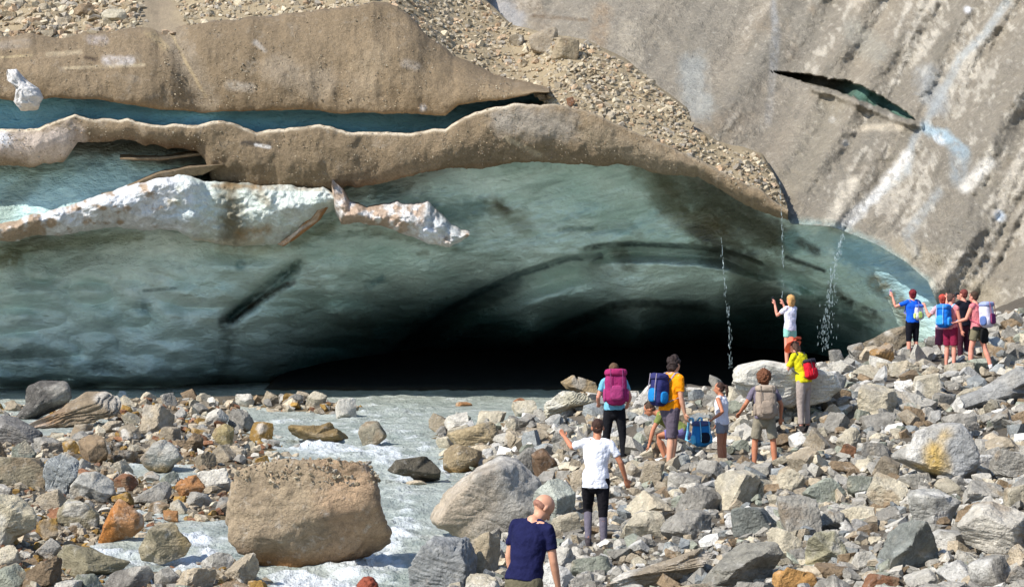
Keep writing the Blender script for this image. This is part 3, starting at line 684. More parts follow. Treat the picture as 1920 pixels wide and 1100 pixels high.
def rock_colour(v, seed, base, spots=()):
    r = np.random.default_rng(seed + 5)
    base = np.array(base) * r.uniform(.78, 1.0)
    off = r.uniform(0, 90, 3); s = max(np.ptp(v, axis=0).max(), .01)
    u = v / s
    c = lin(base) + 0 * v
    ax = rotm(*(r.normal(size=3) * .6))[:, 2]
    band = fbm(np.stack([(u @ ax) * 12 + off[0], u[:, 0] * 1.2, u[:, 1] * 1.2], -1), 3, 8)
    pat = fbm(u * 3 + off, 4, 9)
    c = c * (1 + .22 * band + .18 * pat)[:, None]
    other = lin(list(PAL.values())[r.integers(0, 5)])
    k = sstep(.12, .4, fbm(u * 2.2 + off + 9, 3, 10))[:, None] * .55
    c = c * (1 - k) + other * k
    for kind, col, st in spots:
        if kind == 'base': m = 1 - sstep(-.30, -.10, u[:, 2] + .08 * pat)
        elif kind == 'left': m = 1 - sstep(-.3, .1, u[:, 0] + .3 * pat)
        elif kind == 'mid': m = 1 - sstep(.14, .30, np.hypot(u[:, 0] + .04, u[:, 2] - .04) + .22 * pat)
        elif kind == 'right': m = sstep(0, .3, u[:, 0] + .3 * pat)
        elif kind == 'top': m = sstep(.02, .12, u[:, 2] + .08 * pat)
        k = np.clip(m, 0, 1)[:, None] * st
        c = c * (1 - k) + lin(col) * k
    return np.clip(c, 0.01, .9)

ROCKS = []   # (px, py, wpx, hpx) of every placed individual, for spacing and labels
def put_rock(px, pyb, w, h, colour, seed, label, tilt=(0, 0, 0), out=None, depth=.8, sub=4, name='rock', cat='rock', group=None, sink=.12, sharp=40, np_=14, spots=(), rough=1, strata=.5, d=None, z=None, size_in_plane=True):
    """a single rock whose visible part spans w x h photo pixels with its foot at (px, pyb)"""
    if d is None: d = float(ground_hit(px, min(pyb, 1400), True)[0])
    if not np.isfinite(d): return None
    wm = w / F * d; hm = h / F * d
    dm = max(wm, hm) * depth
    full = (wm, dm, hm * (1 + sink))
    v, f = rock_shape(seed, sub, full, tilt, np_, sharp, 0, rough, strata)
    if size_in_plane:                     # fit the outline after tilting
        v[:, 0] *= wm / np.ptp(v[:, 0]); v[:, 2] *= hm * (1 + sink) / np.ptp(v[:, 2])
    if out is not None:                   # outline traced from the photo, as (px, py) points
        o_ = np.array(out, float); ccx = (o_[:, 0].min() + o_[:, 0].max()) / 2; ccy = (o_[:, 1].min() + o_[:, 1].max()) / 2
        px = ccx; pyb = o_[:, 1].max(); h = np.ptp(o_[:, 1]); w = np.ptp(o_[:, 0]); hm = h / F * d
        q = np.vstack([o_, o_[:1]]); q = np.concatenate([q[i] + (q[i + 1] - q[i]) * np.linspace(0, 1, 12, endpoint=False)[:, None] for i in range(len(o_))])
        q = (q - (ccx, ccy)) / F * d; q[:, 1] *= -1
        ta = np.arctan2(q[:, 1], q[:, 0]); tr = np.hypot(q[:, 0], q[:, 1]); od = np.argsort(ta)
        T = np.interp(np.linspace(-math.pi, math.pi, 73), ta[od], tr[od], period=2 * math.pi)
        va = np.arctan2(v[:, 2], v[:, 0]); vr = np.hypot(v[:, 0], v[:, 2]); bi = np.round((va + math.pi) / (2 * math.pi) * 72).astype(int)
        S = np.array([vr[bi == i].max() if (bi == i).any() else 1 for i in range(73)]); S[0] = S[72] = max(S[0], S[72])
        k_ = np.interp(va, np.linspace(-math.pi, math.pi, 73), T / S)
        v[:, 0] *= k_; v[:, 2] *= k_; sink = 0
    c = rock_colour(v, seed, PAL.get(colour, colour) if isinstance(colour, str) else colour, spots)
    x, _, zz = P(px, pyb, d)
    dd = d + dm * .30
    loc = (float((px - 960) / F * dd), float(dd), float(EYE - (pyb - 550) / F * (dd if out is not None else d) - v[:, 2].min() - hm * sink))
    o = link(name, mesh_np(name, v, f, c, sub >= 6, M_rock), None, loc)
    tag(o, label, cat, group)
    ROCKS.append((px, pyb - h / 2, w, h))
    return o
HERO = [
 # px, foot y, w, h, colour, label, options
 (85, 786, 108, 76, 'dark grey', 'dark weathered grey boulder leaning at the foot of the ice', dict(tilt=(0, -.5, 0), np_=22, sharp=14, name='boulder')),
 (158, 800, 168, 66, (170, 150, 122), 'long layered tan boulder beside the dark weathered one', dict(tilt=(.2, -.25, .3), strata=2.2, name='boulder', spots=(('left', (150, 108, 70), .5),))),
 (28, 838, 100, 58, (120, 116, 110), 'dark grey slab on the left shore with a rusty underside', dict(tilt=(0, .35, 0), spots=(('base', (140, 100, 60), .6),))),
 (38, 918, 110, 62, (184, 170, 140), 'cream brown angular block above the deep shadow on the left shore', dict(tilt=(0, .15, .3), np_=8, sharp=40)),
 (112, 930, 80, 82, 'blue-grey', 'jagged blue-grey boulder with a rough pale top', dict(tilt=(0, .5, 0), strata=1.8, name='boulder')),
 (175, 942, 86, 62, (188, 184, 172), 'pale grey angular rock with a dark broken side', dict(tilt=(0, .2, .2))),
 (30, 1034, 112, 104, (190, 178, 150), 'large cream block cut by the edge of the photo on the left shore', dict(np_=8, sharp=40, name='boulder')),
 (100, 962, 62, 46, 'tan', 'small tan rock wedged beside the large cream block', {}),
 (148, 994, 76, 54, (172, 160, 130), 'tan grey cube shaped rock left of the orange one', dict(np_=6, sharp=40)),
 (228, 1026, 88, 96, 'orange', 'bright orange pointed rock standing in the stream', dict(tilt=(0, -.35, .3), np_=7, sharp=40, spots=(('left', (190, 118, 40), .6),), name='boulder')),
 (308, 1056, 94, 76, (170, 158, 130), 'grey tan block with an ochre right side in the white stream', dict(np_=8, spots=(('right', (150, 126, 76), .5),))),
 (168, 1082, 140, 60, (160, 150, 120), 'low wet slab with an olive edge lying in the stream', dict(tilt=(0, .25, 0), np_=8, sharp=36, spots=(('base', (120, 106, 50), .7),))),
 (245, 1106, 95, 44, (140, 134, 124), 'flat grey wet rock at the lower edge of the stream', dict(tilt=(0, -.2, 0))),
 (90, 1050, 50, 40, 'grey', 'small grey rock leaning on the large cream block', dict(tilt=(0, -.6, 0))),
 (18, 1108, 70, 50, 'greenish grey', 'mossy grey rock in the lower left corner', {}),
 (306, 884, 82, 60, (178, 174, 162), 'rounded pale grey rock with an ochre foot at the calm pool', dict(sharp=14, spots=(('base', (150, 120, 60), .7),))),
 (357, 934, 56, 44, 'orange', 'small rounded orange brown cobble beyond the calm pool', dict(sharp=10, np_=30, spots=(('top', (170, 116, 68), .5),))),
 (290, 950, 68, 46, 'grey', 'grey wet rock with an ochre edge in the shallow pool', dict(spots=(('base', (140, 108, 60), .7),))),
 (235, 922, 46, 34, 'rust', 'rusty brown rock between the pale grey rock and the pool', {}),
 (335, 968, 36, 32, 'cream', 'small cream cube below the orange brown cobble', {}),
 (322, 978, 30, 22, 'orange', 'tiny orange stone beside the small cream cube', {}),
 (422, 840, 42, 46, (182, 164, 118), 'upright tan slab at the edge of the wide river', dict(np_=9, sharp=20, depth=.4)),
 (597, 830, 118, 38, (150, 126, 84), 'flat ochre brown rock lying midstream', dict(spots=(('base', (96, 80, 50), .6),))),
 (698, 834, 54, 44, (166, 156, 132), 'small rounded grey tan rock standing in the rapids', dict(sharp=12)),
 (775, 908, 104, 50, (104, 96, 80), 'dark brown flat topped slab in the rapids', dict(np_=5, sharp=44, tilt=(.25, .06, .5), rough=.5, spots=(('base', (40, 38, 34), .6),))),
 (782, 916, 46, 16, 'tan', 'small tan stone under the dark flat topped slab', dict(d=36)),
 (862, 886, 74, 52, (150, 132, 102), 'brown rock with an ochre wet foot at the edge of the rapids', dict(spots=(('base', (134, 96, 36), .8),))),
 (892, 838, 104, 46, (176, 156, 120), 'long tan boulder on the far river bank', dict(sharp=14)),
 (915, 792, 62, 26, 'ochre', 'flat ochre rock at the water above the long tan boulder', {}),
 (985, 782, 50, 32, 'cream', 'cream stone on the far river bank beside the striated slab', {}),
 (975, 768, 34, 22, 'rust', 'reddish brown stone on the edge of the far water', {}),
 (872, 762, 32, 9, 'orange', 'tiny orange stone alone in the far water', {}),
 (1084, 742, 72, 40, (178, 154, 116), 'flat tan slab tilted before the dark cave', dict(tilt=(0, .35, 0), np_=7, sharp=40, depth=.5)),
 (1062, 786, 92, 56, (186, 178, 154), 'pale striated slab left of the pink rucksack', dict(tilt=(0, -.35, 0), strata=2.4)),
 (1205, 762, 52, 54, (206, 200, 190), 'white slab leaning up between the pink rucksack and the man in orange', dict(tilt=(0, -.8, 0), depth=.4, np_=6)),
 (1468, 766, 205, 90, (214, 208, 192), 'big white boulder under the blond child', dict(sharp=18, depth=.85, np_=12, name='boulder', sub=5, d=34.0)),
 (1550, 740, 74, 46, (200, 194, 180), 'white rock beside the big white boulder behind the red bag', {}),
 (1652, 672, 118, 62, (164, 148, 122), 'broad tan slab rising towards the boy in blue', dict(tilt=(0, -.3, 0), np_=8, sharp=36, d=43)),
 (1655, 692, 50, 50, (188, 146, 92), 'orange tan rock standing before the broad tan slab', dict(tilt=(0, -.3, 0), np_=8, d=41)),
 (1608, 668, 34, 26, 'grey', 'small dark cracked rock at the left end of the broad tan slab', dict(d=42.5)),
 (1768, 910, 152, 120, (196, 190, 178), 'large pale boulder with a bright yellow stain', dict(spots=(('mid', (206, 170, 90), .9), ('right', (170, 172, 172), .5)), sub=5, np_=12, sharp=18, name='boulder')),
 (1748, 992, 102, 76, (190, 186, 174), 'pale grey block below the yellow stained boulder', dict(np_=7, sharp=40)),
 (1866, 1046, 158, 104, (206, 198, 182), 'large white topped block at the lower right edge', dict(np_=7, sharp=40, sub=5, name='boulder', tilt=(0, .2, .3))),
 (1690, 1072, 136, 104, (156, 158, 148), 'blue grey slab standing below the pale grey block', dict(np_=6, sharp=44, tilt=(.2, -.3, .2), sub=5, name='boulder')),
 (1548, 1062, 84, 66, (198, 190, 156), 'block with a yellowish white lower half on the near slope', dict(np_=6, sharp=40, spots=(('base', (206, 188, 130), .6),))),
 (1490, 1114, 86, 56, (190, 144, 86), 'orange tan block at the bottom edge of the photo', dict(np_=5, sharp=44)),
 (1560, 1092, 72, 34, 'brown', 'brown flat rock beneath the yellowish block', {}),
 (1655, 1112, 70, 36, 'rust', 'rust brown pointed rock at the bottom edge', {}),
 (1606, 1006, 66, 66, (198, 192, 182), 'white grey rock with a dark hollow beneath it', {}),
 (1392, 1112, 150, 92, (178, 172, 156), 'slanting pale slab on the near slope', dict(tilt=(0, -.55, .2), np_=7, sharp=36, sub=5)),
 (1240, 1108, 190, 48, (174, 158, 134), 'long low tan ledge rock slanting up from the bottom edge', dict(tilt=(0, -.25, .1), np_=8, depth=.4, strata=1.6)),
 (1856, 762, 190, 66, (158, 156, 150), 'long grey slab sloping up towards the edge of the photo', dict(tilt=(0, -.38, .1), np_=6, sharp=36, depth=.35, rough=.5)),
 (1800, 705, 60, 26, 'cream', 'cream stone at the feet of the hikers on the right', {}),
 (1665, 905, 60, 50, 'tan', 'tan grey rock left of the yellow stained boulder', dict(np_=8)),
 (1612, 935, 50, 44, 'greenish grey', 'greenish rock beside a dark gap on the right slope', {}),
 (1728, 792, 42, 24, 'orange', 'flat orange rock behind the yellow stained boulder', {}),
 (1590, 866, 30, 34, 'rust', 'rusty brown stone on the mid slope', {}),
 (1408, 1010, 110, 60, (150, 152, 142), 'wide grey green rock below the boy with the tan rucksack', dict(np_=8)),
 (1040, 985, 84, 86, (176, 178, 164), 'pale green grey boulder behind the bald man', dict(tilt=(0, .4, 0), np_=8, name='boulder')),
 (1062, 1010, 66, 50, 'cream', 'cream tilted slab between the bald man and the girl in white', dict(tilt=(0, -.7, 0), depth=.5)),
 (1045, 1112, 60, 56, 'white', 'bright white rock beside the arm of the bald man', {}),
 (990, 905, 60, 66, 'grey', 'grey upright rock behind the white river boulder', dict(tilt=(0, .4, 0))),
 (1020, 900, 50, 60, (150, 120, 92), 'brown shaded rock behind the white river boulder', dict(tilt=(0, -.3, 0))),
 (1900, 900, 90, 60, 'grey', 'grey rock at the right edge behind the white topped block', {}),
 (1880, 855, 70, 36, 'tan', 'tan stone at the right edge above the grey rock', {}),
 (1100, 930, 70, 50, 'tan', 'tan rock hidden partly by the girl in white', {}),
 (905, 1085, 70, 90, (182, 166, 138), 'tan block between the grey river boulder and the bald man', dict(name='boulder')),
]
OUT = {
 'dark weathered': [(28, 786), (52, 752), (56, 722), (78, 711), (125, 712), (137, 724), (138, 745), (110, 765), (70, 783), (45, 792)],
 'long layered': [(50, 800), (100, 776), (130, 752), (160, 734), (205, 733), (228, 752), (228, 775), (180, 790), (130, 803)],
 'bright orange': [(182, 1020), (188, 985), (205, 955), (222, 930), (245, 945), (270, 962), (272, 985), (255, 1000), (222, 1014), (196, 1028)],
 'jagged blue': [(90, 860), (120, 845), (148, 862), (150, 890), (140, 905), (132, 935), (92, 925), (82, 890)],
 'pale grey angular': [(134, 905), (150, 885), (180, 882), (212, 902), (218, 925), (200, 940), (168, 938), (138, 945), (132, 930)],
 'large cream': [(-40, 920), (30, 930), (75, 965), (68, 990), (30, 1010), (10, 1040), (-40, 1040)],
 'tan grey cube': [(110, 950), (122, 936), (165, 940), (188, 962), (186, 985), (165, 994), (140, 990), (106, 975)],
 'grey tan block': [(256, 1030), (285, 985), (318, 980), (345, 998), (362, 1018), (350, 1040), (300, 1056), (262, 1052)],
 'low wet': [(102, 1040), (120, 1018), (165, 1025), (245, 1052), (225, 1072), (150, 1086), (105, 1075)],
 'rounded pale grey': [(262, 860), (285, 830), (305, 822), (335, 838), (345, 858), (325, 872), (315, 886), (280, 880)],
 'small rounded orange': [(328, 910), (345, 893), (365, 890), (385, 912), (372, 930), (340, 934)],
 'flat ochre': [(537, 796), (560, 797), (600, 797), (618, 790), (655, 825), (640, 832), (600, 830), (560, 822), (545, 812)],
 'dark brown flat': [(722, 885), (742, 860), (798, 855), (828, 880), (826, 900), (785, 910), (770, 892)],
 'flat tan slab tilted': [(1050, 716), (1074, 702), (1118, 716), (1124, 742), (1090, 738), (1060, 728)],
 'pale striated': [(1018, 770), (1022, 752), (1058, 730), (1095, 735), (1118, 752), (1080, 762), (1050, 778), (1026, 786)],
 'white slab leaning': [(1180, 768), (1192, 738), (1215, 712), (1232, 708), (1228, 732), (1205, 752)],
 'big white boulder': [(1370, 706), (1372, 690), (1400, 680), (1436, 673), (1480, 680), (1540, 688), (1568, 700), (1580, 730), (1552, 752), (1480, 766), (1430, 768), (1398, 748), (1376, 728)],
 'broad tan': [(1603, 660), (1618, 640), (1660, 620), (1700, 608), (1712, 640), (1690, 672), (1640, 676), (1605, 672)],
 'large pale boulder': [(1672, 860), (1700, 830), (1712, 805), (1755, 792), (1800, 790), (1820, 812), (1832, 850), (1834, 890), (1812, 908), (1760, 902), (1725, 885), (1700, 872)],
 'pale grey block': [(1700, 925), (1712, 917), (1765, 918), (1802, 938), (1790, 960), (1776, 994), (1750, 996), (1712, 972), (1702, 955)],
 'large white topped': [(1790, 982), (1830, 945), (1862, 938), (1925, 960), (1950, 990), (1940, 1045), (1872, 1042), (1812, 1020)],
 'blue grey slab': [(1648, 1060), (1668, 1000), (1705, 968), (1728, 968), (1760, 1035), (1762, 1062), (1720, 1075), (1660, 1080)],
 'block with a': [(1510, 1060), (1512, 1010), (1525, 995), (1565, 992), (1590, 1030), (1596, 1060), (1560, 1066)],
 'orange tan block at': [(1446, 1110), (1450, 1075), (1475, 1060), (1530, 1075), (1532, 1112), (1480, 1116)],
 'white grey rock': [(1574, 990), (1582, 975), (1606, 970), (1640, 985), (1632, 1015), (1608, 1035), (1585, 1020)],
 'slanting pale': [(1305, 1112), (1340, 1060), (1400, 1020), (1455, 1012), (1468, 1035), (1450, 1075), (1410, 1112)],
 'long low tan': [(1120, 1108), (1160, 1075), (1250, 1050), (1330, 1020), (1345, 1035), (1290, 1080), (1200, 1112)],
 'long grey slab': [(1766, 770), (1800, 742), (1865, 712), (1925, 680), (1940, 700), (1930, 740), (1850, 765), (1800, 778)],
}
for k, (px, py, w, h, colr, lab, o) in enumerate(HERO):
    o = dict(o); o.setdefault('sub', 5 if w > 70 else 4)
    for kk, vv in OUT.items():
        if lab.startswith(kk): o['out'] = vv
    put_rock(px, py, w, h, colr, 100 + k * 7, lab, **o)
# three landmark boulders with their own treatment
put_rock(578, 1082, 312, 222, (172, 152, 124), 903, 'huge orange brown boulder with rubble on its flat top in midstream', sub=6, name='boulder', depth=.75, sharp=22, np_=6, rough=1.5, strata=.25, out=[(424, 960), (432, 900), (452, 862), (540, 846), (640, 846), (690, 852), (716, 880), (726, 940), (742, 990), (732, 1022), (690, 1046), (590, 1056), (540, 1080), (505, 1074), (455, 1030), (428, 1005)],
         spots=(('right', (174, 140, 108), .5), ('base', (136, 90, 42), .85)), sink=.10, d=25.0)
put_rock(908, 1022, 226, 172, (216, 210, 198), 911, 'large white and tan boulder at the river edge behind the bald man', sub=6, name='boulder', depth=.8, sharp=20, np_=9, tilt=(.1, -.2, .2), out=[(798, 975), (830, 925), (888, 878), (938, 852), (970, 858), (1015, 895), (1030, 960), (1000, 1015), (900, 1025), (850, 1000), (806, 992)], spots=(('left', (178, 150, 110), .45),), d=27.5)
put_rock(832, 1120, 132, 118, (168, 168, 164), 925, 'grey veined boulder standing in the river at the bottom edge', sub=6, name='boulder', depth=.8, np_=8, d=22.8, strata=1.2, out=[(765, 1120), (766, 1060), (790, 1020), (812, 1002), (880, 1010), (896, 1050), (890, 1120)])
# rocks on the debris slope up on the glacier
def slope_rock(px, py, w, h, colr, seed, lab, **k):
    put_rock(px, py, w, h, colr, seed, lab, d=float(G_D(np.array([px]), np.array([py]))[0]) - .1, **k)
slope_rock(1062, 110, 52, 42, (186, 168, 138), 931, 'big tan block casting a dark shadow high on the debris slope', np_=7, name='boulder')
slope_rock(1018, 100, 56, 50, (176, 160, 136), 937, 'tan boulder leaning on the big block high on the debris slope', name='boulder')
slope_rock(968, 86, 30, 22, 'tan', 941, 'small tan rock left of the two blocks on the debris slope')
slope_rock(1070, 200, 16, 20, 'rust', 947, 'small reddish upright rock at the lower edge of the debris slope')
slope_rock(212, 40, 50, 26, 'cream', 951, 'cream slab among the rubble in the upper left corner')
slope_rock(160, 30, 40, 24, 'brown', 953, 'brown block over a dark gap in the upper left corner')

# ------------------------------------------------------------------ filler rocks, one object each
PEOPLE_PX = [(985, 1000, 60, 200), (690, 1090, 40, 40), (1125, 900, 70, 270), (1150, 780, 60, 190), (1250, 770, 60, 220), (1215, 830, 40, 60), (1350, 790, 80, 150), (1435, 780, 70, 190), (1515, 720, 50, 180), (1480, 620, 40, 150), (1708, 600, 50, 140), (1780, 610, 50, 150), (1840, 620, 60, 150)]
LM = [(985, 1010, 'the bald man'), (1125, 905, 'the girl in white'), (1150, 790, 'the pink rucksack'), (1250, 780, 'the man in orange'), (1350, 800, 'the girl in the white vest'), (1435, 790, 'the boy with the tan rucksack'),
 (1515, 730, 'the hiker in yellow'), (1708, 620, 'the boy in blue'), (1830, 640, 'the hikers on the right'), (1768, 860, 'the yellow stained boulder'), (1866, 1000, 'the white topped block'), (1690, 1020, 'the blue grey slab'),
 (1548, 1030, 'the yellowish block'), (1392, 1070, 'the slanting pale slab'), (1240, 1085, 'the long low tan ledge'), (908, 930, 'the white river boulder'), (832, 1060, 'the grey river boulder'), (578, 970, 'the huge boulder'),
 (228, 980, 'the orange pointed rock'), (306, 855, 'the rounded pale rock'), (85, 750, 'the dark weathered boulder'), (158, 770, 'the layered tan boulder'), (38, 980, 'the large cream block'), (112, 890, 'the jagged boulder'), (775, 880, 'the dark flat slab'), (1856, 730, 'the long grey slab'), (892, 815, 'the long tan boulder'), (357, 915, 'the orange cobble'), (597, 815, 'the flat midstream rock')]
def region_ok(px, py):
    """is this pixel on stony ground (not river, not cave)?"""
    return True
cand = []
r2 = np.random.default_rng(21)
N = 9000
cpx = r2.uniform(-120, 2040, N); cpy = r2.uniform(600, 1170, N); csz = 24 + 62 * r2.beta(1.1, 3.0, N)
order = np.argsort(-csz); cd = ground_hit(cpx, cpy); placed = []
for k in order:
    if not np.isfinite(cd[k]): continue
    gz = float(ground_z(cpx[k], cd[k]))
    if gz < -.04 or cd[k] > 62: continue
    px, py, s = cpx[k], cpy[k], csz[k] * (1.0 if cd[k] < 36 else .8) * (1.3 if cpy[k] > 930 and cpx[k] > 950 else 1)
    if cpy[k] < 780 and px < 1400: s *= .75
    asp = r2.uniform(.5, .95); w = s; h = s * asp
    if any(abs(px - x) < (w + pw) * .5 and py > y - ph * .55 - 4 and py - h < y + ph * .42 for x, y, pw, ph in PEOPLE_PX): continue
    cy = py - h / 2
    if any(abs(px - x) < (w + rw) * .36 and abs(cy - y) < (h + rh) * .34 for x, y, rw, rh in ROCKS): continue
    if 430 < px < 735 and 850 < py < 1090: continue
    placed.append((px, py, w, h)); ROCKS.append((px, cy, w, h))
    if len(placed) >= 224: break
fill_names = ['grey', 'pale grey', 'tan', 'grey', 'greenish grey', 'white', 'cream', 'brown', 'grey', 'pale grey', 'tan', 'pale grey', 'cream', 'grey']
left_names = ['tan', 'tan', 'cream', 'grey', 'brown', 'ochre', 'tan', 'pale grey', 'greenish grey']
info = []
for k, (px, py, w, h) in enumerate(placed):
    nm = (left_names if px < 900 else fill_names)[int(r2.integers(0, 9 if px < 900 else 14))]
    asp = h / w
    shape = 'slab' if asp < .6 else 'stone' if w < 34 else 'block' if asp > .8 else 'rock'
    lm = min(LM, key=lambda L: (L[0] - px) ** 2 + ((L[1] - py + h / 2) * 1.3) ** 2)
    dx = px - lm[0]; dy = py - h / 2 - lm[1]
    rel = ('right of' if dx > 0 else 'left of') if abs(dx) > abs(dy) * 1.1 else ('below' if dy > 0 else 'above')
    info.append([nm, shape, rel, lm[2], math.hypot(dx, dy)])
ordw = ['nearest', 'second', 'third', 'fourth', 'fifth', 'sixth', 'seventh', 'eighth', 'ninth', 'tenth']
labels = {}
from collections import defaultdict
grp = defaultdict(list)
for k, it in enumerate(info): grp[tuple(it[:4])].append(k)
for key, ks in grp.items():
    ks.sort(key=lambda q: info[q][4])
    for j, q in enumerate(ks):
        nm, shape, rel, lmn = key
        labels[q] = f'{nm} {shape} {rel} {lmn}' if len(ks) == 1 else f'{ordw[min(j, 9)]} {nm} {shape} {rel} {lmn}, counting outward'
for k, (px, py, w, h) in enumerate(placed):
    nm, shape = info[k][:2]
    spots = (('base', (140, 104, 52), .5),) if px < 900 and r2.random() < .35 else ()
    put_rock(px, py, w, h, nm, 3000 + k * 3, labels[k], tilt=(r2.normal() * .25, r2.normal() * .4, r2.uniform(0, 3)), sub=4 if w > 34 else 3,
             np_=int(r2.integers(5, 12)), sharp=float(r2.choice([30, 50, 70])), depth=r2.uniform(.6, 1), group='loose rocks scattered over the banks', sink=.25, spots=spots, strata=r2.choice([0, .5, 1.5]))

# ------------------------------------------------------------------ countless smaller stones
def stone_protos(n, seed0, cuts=8):
    out = []
    for k in range(n):
        rr = random.Random(seed0 + k)
        bm = bmesh.new(); bmesh.ops.create_cube(bm, size=2)
        for c in range(cuts):
            nrm = Vector((rr.gauss(0, 1), rr.gauss(0, 1), rr.gauss(0, 1))).normalized()
            res = bmesh.ops.bisect_plane(bm, geom=bm.verts[:] + bm.edges[:] + bm.faces[:], plane_co=nrm * rr.uniform(.55, .95), plane_no=nrm, clear_outer=True)
            ed = [e for e in res['geom_cut'] if isinstance(e, bmesh.types.BMEdge)]
            if ed: bmesh.ops.holes_fill(bm, edges=ed)
        bmesh.ops.remove_doubles(bm, verts=bm.verts, dist=.05)
        bmesh.ops.triangulate(bm, faces=bm.faces)
        bmesh.ops.recalc_face_normals(bm, faces=bm.faces)
        bm.verts.index_update()
        v = np.array([q.co[:] for q in bm.verts]); f = np.array([[q.index for q in t.verts] for t in bm.faces])
        bm.free()
        v -= v.mean(0); v /= np.abs(v).max(0)
        out.append((v, f))
    return out
PROTO = stone_protos(36, 500)
def scatter(name, pos, size, cols, label, seed, mat=M_rock, flat=(.45, .9)):
    r = np.random.default_rng(seed)
    V = []; Fc = []; Cc = []; off = 0
    for p, s, c in zip(pos, size, cols):
        v, f = PROTO[r.integers(0, len(PROTO))]
        sc = np.array([r.uniform(.7, 1.2), r.uniform(.6, 1.1), r.uniform(*flat)]) * s / 2
        m = rotm(r.normal() * .35, r.normal() * .35, r.uniform(0, 6.28))
        vv = (v * sc) @ m.T + p
        V.append(vv); Fc.append(f + off); off += len(vv); Cc.append(np.repeat(c[None] , len(vv), 0))
    me = mesh_np(name, np.concatenate(V), np.concatenate(Fc), np.concatenate(Cc), False, mat)
    return tag(link(name, me), label, 'rubble', kind='stuff')
pal_r = np.array([lin(PAL[k]) for k in ('grey', 'grey', 'pale grey', 'grey', 'greenish grey', 'tan', 'tan', 'blue-grey', 'cream', 'white', 'pale grey', 'brown', 'pale grey')])
pal_l = np.array([lin(PAL[k]) for k in ('tan', 'tan', 'tan', 'cream', 'grey', 'brown', 'ochre', 'pale grey', 'rust')])
pal_g = np.array([lin(c) for c in ((188, 172, 144), (172, 156, 128), (204, 190, 162), (182, 168, 144), (156, 138, 110), (194, 178, 152), (166, 156, 140), (194, 166, 134))])
def scatter_ground(name, x0, x1, y0, y1, n, lo, hi, pal, label, seed, zmin=-.06):
    r = np.random.default_rng(seed)
    px = r.uniform(x0, x1, n); py = r.uniform(y0, y1, n)
    d = ground_hit(px, py); ok = np.isfinite(d); px, py, d = px[ok], py[ok], d[ok]
    z = ground_z(px, d); ok = (z > zmin) & (d < 62); px, py, d, z = px[ok], py[ok], d[ok], z[ok]
    s = (lo + (hi - lo) * r.beta(1.1, 3.2, len(px))) / F * d
    pos = np.stack([(px - 960) / F * d, d + r.uniform(-.1, .1, len(d)), z + s * r.uniform(.0, .3, len(d))], -1)
    cols = pal[r.integers(0, len(pal), len(px))] * r.uniform(.6, 1.1, (len(px), 1))
    return scatter(name, pos, s, cols, label, seed + 1)
scatter_ground('rubble', 780, 2150, 590, 1200, 9500, 9, 54, pal_r, 'loose grey and tan rubble covering the right bank', 301, -.02)
scatter_ground('rubble', -250, 780, 735, 1200, 9000, 7, 34, pal_l, 'loose tan and brown stones covering the left bank and gravel bars', 311, -.10)
# debris slope stones (a dense band across the glacier)
def scatter_slope(n, seed):
    r = np.random.default_rng(seed)
    px = r.uniform(-350, 1472, n); py = r.uniform(-80, 395, n)
    lo = G_lo(px); hi = G_hi(px)
    ok = (py < lo - 1) & (py > hi + 2) & ~((np.abs(px - 298 - (py) * .3) < 34 + 10 * n2(px, py, 20, 20, 3)) & (py < 60))
    px, py = px[ok], py[ok]
    d = G_D(px, py)
    s = (4.5 + 20 * r.beta(1, 4.5, len(px)) * (1 + .9 * (px < 260))) / F * d
    pos = P(px, py, d - s * .15)
    cols = pal_g[r.integers(0, len(pal_g), len(px))] * r.uniform(.75, 1.15, (len(px), 1))
    return scatter('gravel', pos, s, cols, 'tan gravel and stones strewn over the debris slope', seed + 1, flat=(.45, 1.0))
scatter_slope(30000, 321)
def scatter_ledges(seed):
    r = np.random.default_rng(seed)
    px = r.uniform(-300, 1180, 2600); tb = B_top(px) + n2(px, px * 0, 22, 10, 21, 4) * 5
    d = B_D(px, tb, 0 * px) + .16 + r.uniform(-.05, .9, len(px)); s = (2.2 + 5 * r.beta(1, 5, len(px))) / F * d
    p1 = P(px, tb, B_D(px, tb, 0 * px)); p1[:, 1] = d; p1[:, 2] += s * .1 - .01
    c1 = pal_g[r.integers(0, len(pal_g), len(px))] * r.uniform(.8, 1.15, (len(px), 1))
    qx = r.uniform(-300, 1440, 1700); t = r.uniform(.05, .95, len(qx)); qy = B_top(qx) * (1 - t) + B_bot(qx) * t
    ax = r.uniform(-300, 960, 1700); u = r.uniform(.08, .95, len(ax)); ay = A_top(ax) * (1 - u) + A_bot(ax) * u
    dB = B_D(qx, qy, t); dA = DA(ax) + 1.6 * (1 - u) ** 1.5 - .4 * np.sin(u * math.pi) + .7 * n2(ax, ay, 180, 200, 25) + .5 * np.exp(-((ax - 340 - (ay - 100) * .35) / 26) ** 2)
    p2 = np.concatenate([P(qx, qy, dB), P(ax, ay, dA)]); s2 = (1.6 + 4.5 * r.beta(1, 6, len(p2))) / F * p2[:, 1]
    c2 = pal_g[r.integers(0, len(pal_g), len(p2))] * r.uniform(.55, 1.1, (len(p2), 1))
    return scatter('gravel', np.concatenate([p1, p2]), np.concatenate([s, s2]), np.concatenate([c1, c2]), 'grit and pebbles stuck in the brown ice ledges', seed + 1, flat=(.4, .9))
scatter_ledges(341)
